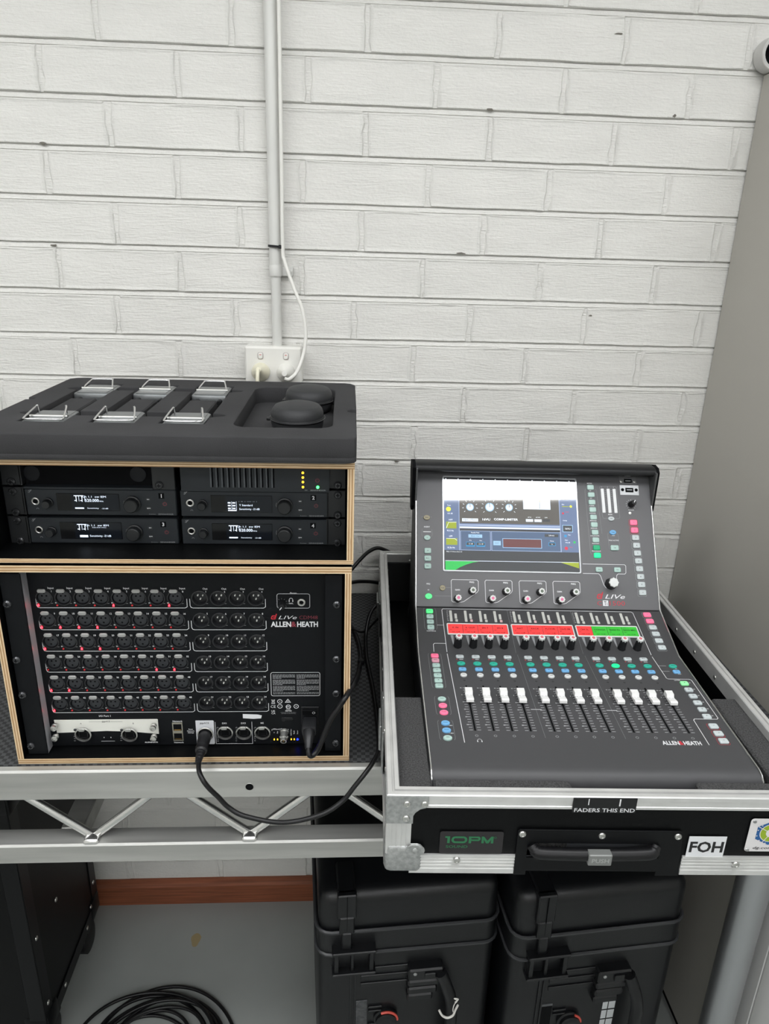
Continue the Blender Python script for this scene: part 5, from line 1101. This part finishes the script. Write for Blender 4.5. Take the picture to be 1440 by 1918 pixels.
# ------------------------------------------------------------------ open flight case round the console
def flight_case():
    t = thing('console_flight_case', 'open black flight case with aluminium edges holding the mixing console', 'flight case', T(0.066, -0.815, TZ + 0.0004) @ RZ(math.radians(-1.9)))
    X0, X1, D_, H = -0.006, 0.557, 0.765, 0.1235
    mm = 0.001
    # walls
    hole = [(0.1745, 0.026), (0.346, 0.026), (0.3455, 0.044), (0.340, 0.0495), (0.181, 0.0495), (0.1745, 0.044)]
    vs, fs = plate_geo([(X0 + .002, 0), (X1 - .002, 0), (X1 - .002, H - .003), (X0 + .002, H - .003)], [hole], -0.009, 0.0)
    MB().geo(vs, fs).build('front_panel', LAMINATE, t, T(0, 0.0015, 0) @ FRONT)
    MB().box(X0 + .002, X0 + .011, 0.010, D_ - .010, 0, H - .003).build('side_panel', LAMINATE, t)
    MB().box(X1 - .011, X1 - .002, 0.010, D_ - .010, 0, H - .003).build('side_panel', LAMINATE, t)
    MB().box(X0 + .002, X1 - .002, D_ - .010, D_ - .001, 0, H - .003).build('back_panel', LAMINATE, t)
    MB().box(X0 + .011, X1 - .011, 0.0105, D_ - .010, 0, 0.009).build('bottom_panel', LAMINATE, t)
    # top rim, section (outward distance, height)
    sec = [(0.0, .1040), (-.0018, .1040), (-.0018, .1075), (-.0010, .1080), (-.0010, .1165), (-.0018, .1170), (-.0018, .1222), (-.0005, H), (.0048, H), (.0053, .1208), (.0080, .1208), (.0085, H), (.0135, H), (.0146, .1220), (.0146, .0960), (.0130, .0960), (.0130, .1040)]
    n = len(sec)
    def extr(name, a, c, f, mt=ALUX):
        vs = [f(q, d, z) for q in (a, c) for (d, z) in sec]
        MB().add(vs, [(i, (i + 1) % n, n + (i + 1) % n, n + i) for i in range(n)] + [tuple(range(n)), tuple(range(n, 2 * n))]).build(name, mt, t)
    extr('front_rim', X0, X1, lambda q, d, z: (q + (d if q < .2 else -d), d, z)); extr('back_rim', X0, X1, lambda q, d, z: (q + (d if q < .2 else -d), D_ - d, z))
    extr('side_rim', 0.0, D_, lambda q, d, z: (X0 + d, q + (d if q < .2 else -d), z)); extr('side_rim', 0.0, D_, lambda q, d, z: (X1 - d, q + (d if q < .2 else -d), z))
    # bottom front extrusions with ribs, left and right of the handle dish
    rib = [(0.001, -.0015), (-.0018, -.0015), (-.0018, .0060), (-.0006, .0064), (-.0006, .0100), (-.0018, .0104), (-.0018, .0118), (-.0006, .0122), (-.0006, .0152), (-.0018, .0156), (-.0018, .0170), (-.0006, .0174), (-.0006, .0204), (-.0018, .0208), (-.0018, .0222), (-.0006, .0226), (-.0006, .0248), (-.0018, .0252), (-.0018, .0285), (0.001, .0285)]
    k_ = len(rib)
    for (a, c) in ((X0 + .03, 0.161), (0.378, X1 - .03)):
        vs = [(q, d, z) for q in (a, c) for (d, z) in rib]; MB().add(vs, [(i, (i + 1) % k_, k_ + (i + 1) % k_, k_ + i) for i in range(k_)] + [tuple(range(k_)), tuple(range(k_, 2 * k_))]).build('bottom_extrusion', ALUX, t)
    for s in (0, 1):
        vs = [(X0 + d if s == 0 else X1 - d, q, z) for q in (0.03, D_ - .03) for (d, z) in rib]; MB().add(vs, [(i, (i + 1) % k_, k_ + (i + 1) % k_, k_ + i) for i in range(k_)] + [tuple(range(k_)), tuple(range(k_, 2 * k_))]).build('bottom_extrusion', ALUX, t)
        # upright corner extrusion
        b = MB(); xs = [0, .0015, .006, .0065, .0115, .012, .018, .0185, .024, .0246, .0305]
        for i in range(len(xs) - 1):
            d = -.0018 if i % 2 == 0 else -.0008
            a, c = (X0 + xs[i], X0 + xs[i + 1]) if s == 0 else (X1 - xs[i + 1], X1 - xs[i]); b.box(a, c, d, 0.001, 0.03, 0.106)
        b.box(X0 - .0014 if s == 0 else X1 - .001, X0 + .001 if s == 0 else X1 + .0014, -.001, 0.03, 0.03, 0.106); b.build('corner_extrusion', ALUX, t)
        sg = 1 if s == 0 else -1; xe = X0 if s == 0 else X1
        # top brace
        poly = [(0, .1225), (.052, .1225), (.052, .108), (.049, .1045), (.042, .1025), (.036, .097), (.0335, .092), (.0335, .080), (0, .080)]
        vs, fs = plate_geo([(xe + sg * (x - .0015), z) for x, z in poly], [], 0, 0.0014, 0.0004); b = MB(); b.geo(vs, fs); br = b.build('corner_brace', STEEL, t, T(0, -.0018, 0) @ FRONT, 30)
        RV = MB().lathe([(.0048, 0), (.0048, .0008), (.0040, .0020), (.0022, .0024), (.0018, .0014)], 14).mesh('rivet', SILVER, 40)
        for (x, z) in ((.0235, .1108), (.0455, .1107), (.0232, .0885)): inst(RV, 'rivet', br, T(xe + sg * x, z, 0.0014))
        MB().box(xe - .0028 if s == 0 else xe, xe if s == 0 else xe + .0028, 0.0, 0.05, 0.080, 0.1225, .0006).build('corner_brace', STEEL, t)
        # ball corner
        vs, fs = rbox_geo(0.051, 0.046, 0.047, 0.009, 3); b = MB(); b.geo(off(vs, xe + sg * 0.0225, 0.0195, 0.0215), fs); b.tf = T(xe + sg * .0365, -.0030, .0375) @ FRONT; b.prism(circ(0, 0, .0125, 16, .0095), 0, .0014, .0004); b.tf = T(xe + sg * .0365, -.0044, .0375) @ FRONT; b.lathe([(.0042, 0), (.0040, .0010), (.002, .0018)], 12)
        b.build('ball_corner', STEEL, t, None, 35)
    for (x, y) in ((85, 20.6), (450, 16.6)): inst(RV, 'rivet', t, T(x * mm, -.0018, y * mm) @ FRONT)
    RS = MB().lathe([(.0038, 0), (.0036, .0008), (.0018, .0017)], 10).mesh('rim_rivet', SILVER, 40)
    for s, xe in ((-1, X0), (1, X1)):
        for k in range(9):
            y = 0.06 + 0.08 * k
            inst(RS, 'rim_rivet', t, T(xe + s * .0018, y, .112) @ RY(s * math.pi / 2)); inst(RS, 'rim_rivet', t, T(xe - s * .0146, y, .106) @ RY(-s * math.pi / 2))
    for k in range(5): inst(RS, 'rim_rivet', t, T(0.06 + .11 * k, D_ - .0146, .106) @ FRONT)
    # handle dish
    fl = plate_geo([(.1600, -.0030), (.1760, -.0030), (.1760, .0040), (.3460, .0040), (.3460, -.0030), (.3775, -.0030), (.3715, .0670), (.3690, .0705), (.1630, .0712), (.1602, .0690)], [hole], 0, 0.0022, 0.0006)
    h = MB().geo(*fl).build('handle_dish', mat('black_dish_steel', (10, 11, 13), 0.42, spec=0.2), t, T(0, -.0002, 0) @ FRONT, 30)
    b = MB(); pts = hole; m_ = len(pts); vs = [(x, d, z) for d in (0.0, .026) for (x, z) in pts]; b.add(vs, [(i, (i + 1) % m_, m_ + (i + 1) % m_, m_ + i) for i in range(m_)] + [tuple(range(m_, 2 * m_))]); b.build('dish_recess', mat('grey_dish_inside', (120, 122, 126), 0.4, 0.5), t)
    for (x, y) in ((166, 64.6), (268, 62.8), (371, 62.6)): inst(RV, 'dish_rivet', t, T((x if x < 370 else 366) * mm, -.0022, y * mm) @ FRONT)
    P = catmull([(.1795, -.001, .0460), (.184, -.006, .0415), (.195, -.0085, .0395), (.262, -.0095, .0392), (.325, -.0085, .0400), (.336, -.006, .0418), (.3410, -.001, .0460)], 6)
    hb = MB().tube(P, 0.0082, 12, radii=[.0050 if i in (0, len(P) - 1) else (.0080 if 4 < i < len(P) - 5 else .0066) for i in range(len(P))]).build('carry_handle', mat('handle_rubber', (15, 15, 17), .42, spec=0.35), t, None, 50)
    b = MB(); b.box(.2490, .2790, -.0195, -.008, .0300, .0475, .0012); b.tf = T(.2640, -.0196, .0388) @ FRONT; b.text('PUSH', 0, 0, .0062, .0002, 1, bold=.02, w=.022); b.build('handle_badge', [mat('handle_badge_grey', (132, 134, 132), .4, .3), mat('badge_emboss', (168, 170, 168), .4)], hb)
    # stickers
    def stk(name, poly, mats_, fn, z=0.0016):
        b = MB(); b.prism(poly, 0, 0.0004, 0); fn(b); return b.build(name, mats_, t, T(0, -.0002 + .0016 - z, 0) @ FRONT)
    GREEN = mat('sticker_green', (38, 110, 70), .5)
    def tenpm(b):
        y0, y1, z, k = .0472, .0582, .0006, .0030
        b.rect(.0712, .0745, y0, y1, z, 1); b.rect(.0684, .0712, y1 - .0026, y1, z, 1)
        b.line(rrect(.0866, (y0 + y1) / 2, .0172, y1 - y0 - k, .0035, 3), k, z, 1, True)
        b.rect(.0986, .1018, y0, y1, z, 1); b.line([(.1018, y1 - .0014), (.1110, y1 - .0014), (.1122, y1 - .0026), (.1122, y1 - .0048), (.1110, y1 - .0060), (.1018, y1 - .0060)], .0027, z, 1)
        for x in (.1150, .1272): b.rect(x, x + .0030, y0, y1, z, 1)
        b.sheet([(.1180, y1), (.1150 + .0005, y1), (.1211, y0), (.1241, y0), (.1302 - .0005, y1), (.1272, y1), (.1226, y0 + .0042)], z + .00004, 1)
    stk('company_sticker', rrect(.1022, .0480, .0810, .0355, .003, 3), [mat('sticker_black', (34, 31, 33), .4), GREEN], lambda b: (tenpm(b), b.line(circ(.1325, .0565, .0014, 10), .0005, .0006, 1, True), b.text('SOUND', .0838, .0415, .0042, .0006, 1, w=.0280, bold=.01)))
    tp = MB(); tp.box(.2248, .3050, -.0030, -.0016, .1000, .1222); tp.tf = T(0, -.0030, 0) @ FRONT; tp.text('FADERS THIS END', .2655, .1040, .0058, .0002, 1, w=.0765, bold=.01); tp.rect(.2436, .2448, .1120, .1215, .0002, 1); tp.rect(.2828, .2846, .1105, .1215, .0002, 1); tp.build('fader_end_tape', [mat('black_label_tape', (12, 13, 15), .4), PRINTW], t)
    stk('foh_sticker', [(.3820, .0266), (.4310, .0266), (.4310, .0610), (.3820, .0610)], [mat('white_label_tape', (224, 226, 228), .4), PRINTK], lambda b: b.text('FOH', .4068, .0440, .0165, .0006, 1, w=.0440, bold=.03))
    def dgart(b):
        cx, cy = .4860, .0680
        hexa = [(cx + .0215 * math.cos(math.radians(a)), cy + .0195 * math.sin(math.radians(a))) for a in (30, 90, 150, 210, 270, 330)]
        b.sheet(hexa, .0006, 1); b.sheet(circ(cx, cy, .0145, 24), .0007, 0); b.sheet(circ(cx, cy, .0135, 24), .0008, 2); b.sheet(circ(cx, cy, .0065, 20), .0009, 0)
        for a in (60, 150, 240, 330): b.line([(cx + r * math.cos(math.radians(a)), cy + r * math.sin(math.radians(a))) for r in (.006, .0205)], .0010, .0010, 0)
        for a in range(6):
            for da in (-14, 14): b.sheet(circ(cx + .0182 * math.cos(math.radians(60 * a + 30 + da)), cy + .0168 * math.sin(math.radians(60 * a + 30 + da)), .0009, 8), .0010, 0)
        b.text('dg.com.au', cx, .0430, .0040, .0006, 3, w=.037, shear=.15, bold=.01)
        for (x, y) in ((.4618, .0860), (.4610, .0402), (.5108, .0860), (.5108, .0402)): b.lathe([(.0026, 0), (.0022, .0010)], 10, at=(x, y, .0004), m=4)
    stk('maker_plate', rrect(.4865, .0640, .0590, .0530, .004, 3), [mat('plate_white', (222, 220, 220), .4), mat('plate_blue', (30, 90, 150), .4), mat('plate_green', (150, 176, 40), .4), PRINTK, STEEL], dgart)
    # butterfly latches on the side
    for y in (0.200, 0.600):
        l_ = MB().box(X0 - .0045, X0 - .0012, y - .052, y + .052, .028, .103, .0012).build('butterfly_latch', STEEL, t)
        MB().box(X0 - .0085, X0 - .0045, y - .024, y + .024, .048, .092, .0015).build('latch_wing', STEEL, l_)
    # foam lining
    def foam(name, *a): MB().box(*a, .003).build(name, FOAMG, t)
    foam('foam_block', X0 + .0112, 0.0520, 0.0150, 0.228, .0092, .1100); foam('foam_block', 0.5060, X1 - .0112, 0.0150, 0.235, .0092, .1100)
    foam('foam_block', 0.0535, 0.232, 0.0150, 0.0420, .0092, .1125); foam('foam_block', 0.398, 0.5045, 0.0150, 0.0415, .0092, .1125)
    foam('foam_base', 0.0535, 0.5045, 0.0435, 0.650, .0092, .0466)
    MB().box(X0 + .0112, X1 - .0112, D_ - .020, D_ - .0105, .0092, .103, .001).build('back_lining', mat('carpet_lining', (34, 35, 36), .95, bump=(700, .4)), t)
    return t
flight_case()

# ------------------------------------------------------------------ cables on the table
def cable(name, label, pts, r, parts=(), n=8, cat='cable'):
    P = catmull(pts, n); o = MB().tube(P, r, 10).build(name, CABLE, None, None, 60); tagged(o, label, cat); return o
def network_cable():
    pts = [(-0.2113, -0.628, 0.974), (-0.2085, -0.648, 0.969), (-0.201, -0.661, 0.962), (-0.192, -0.664, 0.949), (-0.179, -0.664, 0.932), (-0.164, -0.666, 0.914), (-0.139, -0.670, 0.901), (-0.084, -0.671, 0.8895), (-0.029, -0.668, 0.900), (0.003, -0.658, 0.915), (0.022, -0.651, 0.937), (0.040, -0.641, 0.956), (0.053, -0.622, 0.963), (0.0605, -0.592, 0.957), (0.0625, -0.545, 0.9505), (0.061, -0.470, 0.9495), (0.0575, -0.400, 0.9495), (0.053, -0.350, 0.9500), (0.049, -0.300, 0.9560), (0.049, -0.262, 0.974), (0.0545, -0.238, 0.998), (0.0635, -0.226, 1.014), (0.0735, -0.220, 1.020)]
    t = thing('network_cable', 'black network cable looping from the stage box to the console case', 'cable', T(*pts[0]))
    o = Vector(pts[0]); P = catmull([Vector(p) - o for p in pts], 8); MB().tube(P, .0037, 10).build('cord', CABLE, t, None, 60)
    b = MB(); b.tf = T(0, 0.0545, 0.0036) @ RX(math.radians(90) + 0.065)
    b.lathe([(.0090, 0), (.0090, .006), (.0098, .008), (.0098, .020), (.0090, .022), (.0088, .032), (.0096, .034), (.0090, .040), (.0066, .042), (.0060, .050), (.0050, .060), (.0042, .066)], 20)
    b.build('connector', mat('connector_black', (28, 28, 30), .38), t, None, 40)
    for k in range(3): MB().lathe([(.0066 - .0008 * k, 0), (.0070 - .0008 * k, .0012), (.0064 - .0008 * k, .0026)], 16, capb=True).build('strain_relief', BLACK, t, T(0, 0.0105 - .006 * k, 0.0005) @ RX(math.radians(90) + .06), 40)
    pr = MB()
network_cable()
def power_cable():
    pts = [(-0.048, -0.628, 0.992), (-0.046, -0.634, 0.982), (-0.040, -0.632, 0.981), (-0.031, -0.627, 0.993), (-0.016, -0.622, 1.034), (-0.002, -0.618, 1.056), (0.008, -0.612, 1.070), (0.0195, -0.575, 1.066), (0.026, -0.500, 1.028), (0.031, -0.420, 0.985), (0.0345, -0.360, 0.957), (0.038, -0.310, 0.9475), (0.0365, -0.260, 0.9475), (0.030, -0.215, 0.9475), (0.024, -0.185, 0.9475), (0.010, -0.165, 0.9475), (-0.05, -0.130, 0.9475)]
    t = thing('power_cable', 'black power cable with moulded plug hanging from the stage box inlet', 'cable', T(-0.048, -0.600, 1.0))
    o = Vector((-0.048, -0.600, 1.0)); P = catmull([Vector(p) - o for p in pts], 8); MB().tube(P, .0042, 10).build('cord', CABLE, t, None, 60)
    vs, fs = rbox_geo(.023, .030, .017, .004, 2); b = MB(); b.geo(off(vs, 0, .010, .001), fs); b.build('plug_head', mat('plug_black', (30, 31, 33), .4), t, T(0, 0, .0) , 40)
    b = MB(); b.tube([(0, -.004, .001), (0, -.012, -.001), (0, -.022, -.005), (0, -.030, -.010)], .008, 12, radii=[.0095, .0088, .0066, .0050]); b.build('strain_relief', mat('plug_black'), t, None, 50)
    MB().geo(*rbox_geo(.014, .012, .012, .004, 2)).build('cable_clip', BLACK, t, T(0.0385 + .048, -0.322 + .6, 0.9505 - 1.0 ), 40)
power_cable()
cable('thin_cable', 'thin black cable crossing the mat behind the power cable', [(-0.03, -0.20, 0.9455), (0.012, -0.203, 0.951), (0.028, -0.208, 0.9560), (0.040, -0.214, 0.9545), (0.052, -0.222, 0.962), (0.064, -0.236, 0.985), (0.073, -0.242, 1.0)], .0024)
cable('upper_cable', 'short black cable arching against the brick wall at rack top level', [(-0.03, -0.12, 0.985), (0.012, -0.085, 1.025), (0.040, -0.062, 1.050), (0.062, -0.040, 1.062), (0.085, -0.028, 1.064), (0.12, -0.022, 1.045)], .0042)
cable('lower_cable', 'short black cable crossing the wall just above the table mat', [(-0.03, -0.07, 0.985), (0.012, -0.062, 0.992), (0.045, -0.045, 0.989), (0.085, -0.030, 0.978), (0.12, -0.026, 0.962)], .0042)

# ------------------------------------------------------------------ rugged cases under the table
def rugged_case(x, y, rz, w_, d_, h_, label, second):
    t = thing('rugged_case', label, 'hard case', T(x, y, 0) @ RZ(rz), 'hard cases under the table')
    zs = 0.506
    def rb(sx, sy, sz, cx, cy, cz, r, seg=4): vs, fs = rbox_geo(sx, sy, sz, r, seg); return MB().geo(off(vs, cx, cy, cz), fs)
    rb(w_, d_, zs, w_ / 2, d_ / 2, zs / 2, .022).build('body', RUGGED, t, None, 40)
    rb(w_, d_, h_ - zs - .001, w_ / 2, d_ / 2, (h_ + zs + .001) / 2, .024).build('lid', RUGGED, t, None, 40)
    for z in (.484, .5385):
        b = MB(); P = [(px, py, z) for px, py in rrect(w_ / 2, d_ / 2, w_ + .008, d_ + .008, .028, 4)]; b.tube(P, .0034, 6, closed=True); b.build('seam_ridge', mat('highlit_polymer_ridge', (52, 53, 55), 0.35), t, None, 40)  # edge highlight painted in: ridge colour paler than the case
    b = MB().geo(*plate_geo(rrect(w_ / 2, d_ / 2, w_ + .006, d_ + .006, .026, 4), [], .486, .537)); b.build('seam_band', RUGGED, t, None, 40)
    # two front latches
    for lx in ((.038, w_ - .105) if False else (.036,)):
        b = MB()
        for z0, z1, hw, d0 in ((.575, h_ + .008, .0170, .010), (.540, .580, .0135, .012), (.505, .545, .0090, .014)): b.box(lx + .0145 - hw, lx + .0145 + hw, -d0, .004, z0, z1, .002)
        b.box(lx - .002, lx + .031, -.004, .07, h_ - .006, h_ + .008, .003)
        l_ = b.build('latch_strap', RUGGED, t)
        MB().box(lx + .0143, lx + .0149, -.0125, -.009, .55, h_ + .006).build('strap_slot', BLACKM, l_)
        b = MB(); b.box(lx - .012, lx + .068, -.022, .002, .500, .5065, .0015); b.box(lx - .012, lx + .068, -.022, .002, .448, .4545, .0015); b.box(lx - .008, lx + .0, -.018, .002, .454, .501, .001); b.box(lx + .056, lx + .064, -.018, .002, .454, .501, .001); b.box(lx + .022, lx + .028, -.016, .002, .454, .501, .001); b.box(lx - .010, lx + .066, -.006, .002, .454, .501); b.build('latch', RUGGED, t)
    # ribs and upright seam on the face
    b = MB()
    for q in (.058, .0665): b.box(q, q + .003, -.003, .002, .03, .446)
    b.build('face_rib', RUGGED, t)
    for z in (.432, .412, .392): MB().box(.078, .168, -.003, .002, z, z + .010, .001).build('face_rib', RUGGED, t)
    # carry handle
    b = MB(); b.box(.166, .232, -.020, .004, .418, .446, .003); b.box(.166, .226, -.018, .004, .400, .415, .003); b.box(.166, .222, -.018, .004, .380, .397, .003); b.box(.166, .215, -.016, .004, .360, .377, .003); b.box(.196, .216, -.024, -.018, .426, .440, .001)
    hb = b.build('handle_bracket', RUGGED, t)
    MB().tube(catmull([(.226, -.020, .436), (.238, -.024, .405), (.248, -.028, .370), (.250, -.030, .330), (.250, -.030, .20), (.248, -.028, .16), (.236, -.020, .12)], 5), .0115, 12, radii=None).build('carry_handle', RUGGED, t, None, 50)
    MB().lathe([(.0036, 0), (.0034, .001), (.002, .002)], 10).build('bracket_pin', STEEL, hb, T(.178, -.020, .437) @ FRONT, 40)
    # pressure valve
    v_ = MB(); v_.lathe([(.0235, 0), (.0235, .004), (.020, .006), (.020, .012), (.0175, .014), (.010, .0145)], 20); v = v_.build('pressure_valve', RUGGED, t, T(.128, -.001, .306) @ FRONT, 40)
    MB().tube([(.0222 * math.cos(a), .0222 * math.sin(a), .0085) for a in [math.radians((5 if second else 0) + (60 if second else 115) * k / 12) for k in range(13)]], .0024, 8).build('red_ring', mat('red_seal', (206, 84, 72), .35), v, None, 60)
    for z in (.335, .324, .288, .277): MB().box(.094, .120, -.004, .002, z, z + .004, .001).build('valve_rib', RUGGED, t)
    # label strip
    b = MB(); b.box(.070, .092, -.0016, .001, .14, .355, .0004); b.tf = T(0, -.0017, 0) @ FRONT
    if second:
        b.rect(.0705, .0915, .15, .350, .0001, 1)
        b.text('LEGACY HEADPHAB', .0765, .262, .0062, .0003, 2, rot=-math.pi / 2, al='CENTER', bold=.02); b.text('GTG 430.510-65', .0855, .262, .0058, .0003, 2, rot=-math.pi / 2, bold=.02)
        b.build('label_strip', [mat('label_sleeve', (84, 86, 88), .3, .2), BLACKM, PRINTW], t)
    else: b.build('label_strip', [mat('scuffed_label', (72, 73, 75), .3, .3, var=(90, .5), bump=(160, .6))], t)
    if second:
        b = MB()
        for k in range(8):
            z = .165 + .026 * k; b.rect(.196 , .2065 if k < 7 else .2045, z, z + .0225, 0, 0); b.rect(.2085, .222, z, z + .0225, 0, 0)
        b.build('grid_sticker', [mat('sticker_silver', (196, 200, 202), .3)], t, T(0, -.0006, 0) @ FRONT, 'flatprint')
    return t
rugged_case(-0.036, -0.565, math.radians(3.8), .334, .43, .622, 'black hard case under the table with white string on its handle', False)
rugged_case(0.318, -0.585, math.radians(5.2), .330, .43, .632, 'black hard case under the table with silver grid sticker behind the handle', True)
def string():
    t = thing('string_loop', 'short white string knotted round the hard case handle', 'string', T(.2063, -.586, .352))
    W_ = mat('white_string', (224, 222, 216), .7)
    MB().tube(catmull([(-.016, .0, .006), (-.010, -.003, -.004), (.0, -.004, -.009), (.010, -.004, -.003), (.014, -.003, .010), (.018, -.003, .022)], 6), .0022, 7).build('loop', W_, t, None, 60)
    MB().tube(catmull([(.012, -.004, .002), (.009, -.005, .012), (.011, -.004, .026), (.016, -.003, .034), (.010, -.003, .040), (.018, -.003, .038), (.012, -.003, .030)], 6), .0010, 6).build('loose_end', W_, t, None, 60)
string()

# ------------------------------------------------------------------ black castored case at the table end
def castor_case():
    x0, x1, y0, y1, z0, z1 = -1.16, -0.615, -0.432, -0.10, 0.100, 0.735
    t = thing('castored_case', 'tall black castored road case standing under the table end', 'road case', T(x0, y0, 0))
    W_, D_ = x1 - x0, y1 - y0
    BK = mat('black_road_case', (9, 10, 11), .45, spec=0.15, bump=(200, .05)); BKE = mat('black_road_case_edge', (12, 13, 15), .4, spec=0.2)
    MB().box(.003, W_ - .002, .003, D_ - .003, z0, z1, .002).build('body', BK, t)
    for (xa, xb, ya, yb) in ((W_ - .034, W_, 0, .0025), (W_ - .0022, W_ + .0004, 0, .034), (W_ - .0022, W_ + .0004, D_ - .034, D_)): MB().box(xa, xb, ya, yb, z0, z1, .0006).build('edge_strip', BKE, t)
    for z in (z0, z1 - .034): MB().box(W_ - .0018, W_ + .0006, .034, D_ - .034, z, z + .034, .0006).build('edge_strip', BKE, t)
    for y in (.010, D_ - .010):
        for z in (z0 + .012, z1 - .012):
            vs, fs = rbox_geo(.055, .055, .055, .010, 2); MB().geo(off(vs, W_ - .0225, y + (.0165 if y < .1 else -.0165), z + (.012 if z < .4 else -.012)), fs).build('ball_corner', BKE, t, None, 40)
    R_ = MB().lathe([(.0052, 0), (.0048, .0012), (.002, .0024)], 10).mesh('rivet', SILVER, 40)
    for (y, z) in ((.018, .63), (.018, .36), (.018, .175), (.12, .35), (.22, .40), (D_ - .018, .19), (D_ - .05, .145), (D_ - .085, .116), (.10, .118), (.26, .60), (.12, .66)): inst(R_, 'rivet', t, T(W_ + .0004, y, z) @ RY(math.pi / 2))
    for x in (.06, W_ - .03):
        for y in (.05, D_ - .045):
            c = MB().box(x - .024, x + .024, y - .03, y + .03, .074, z0, .003).build('castor_bracket', BKE, t)
            b = MB(); b.tf = T(x + .004, y, .038) @ RY(math.pi / 2); b.lathe([(.030, -.014), (.0375, -.011), (.0378, .011), (.030, .014)], 24, capb=True); b.build('castor_wheel', BLACK, t, None, 40)
    MB().box(W_ - .30, W_ - .16, -.006, .002, .46, .60, .003).build('recessed_handle', BKE, t)
castor_case()

# ------------------------------------------------------------------ cable coil on the floor
def coil():
    rng = random.Random(4); P = []; loops = 9
    cx, cy = -0.412, -0.425
    for k in range(loops * 26):
        a = 2 * math.pi * k / 26; L_ = k / 26
        r = 0.170 - 0.0085 * L_ + 0.010 * math.sin(1.3 * L_ + a) + 0.006 * math.sin(2.1 * L_ + 2 * a)
        ox, oy = 0.014 * math.sin(L_ * 1.7), 0.012 * math.cos(L_ * 2.3)
        z = 0.0042 + 0.0062 * (L_ % 3.0) + 0.002 * math.sin(3 * a + L_)
        P.append((cx + ox + r * math.cos(a - 1.2), cy + oy + r * 0.95 * math.sin(a - 1.2), max(z, .0042)))
    P.append((cx + .05, cy - .25, .0042)); P.append((cx + .12, cy - .40, .0042))
    o = MB().tube(catmull(P, 3), .0040, 8).build('coiled_cable', CABLE, None, None, 60)
    tagged(o, 'loose coil of black cable lying on the grey floor', 'cable')
coil()
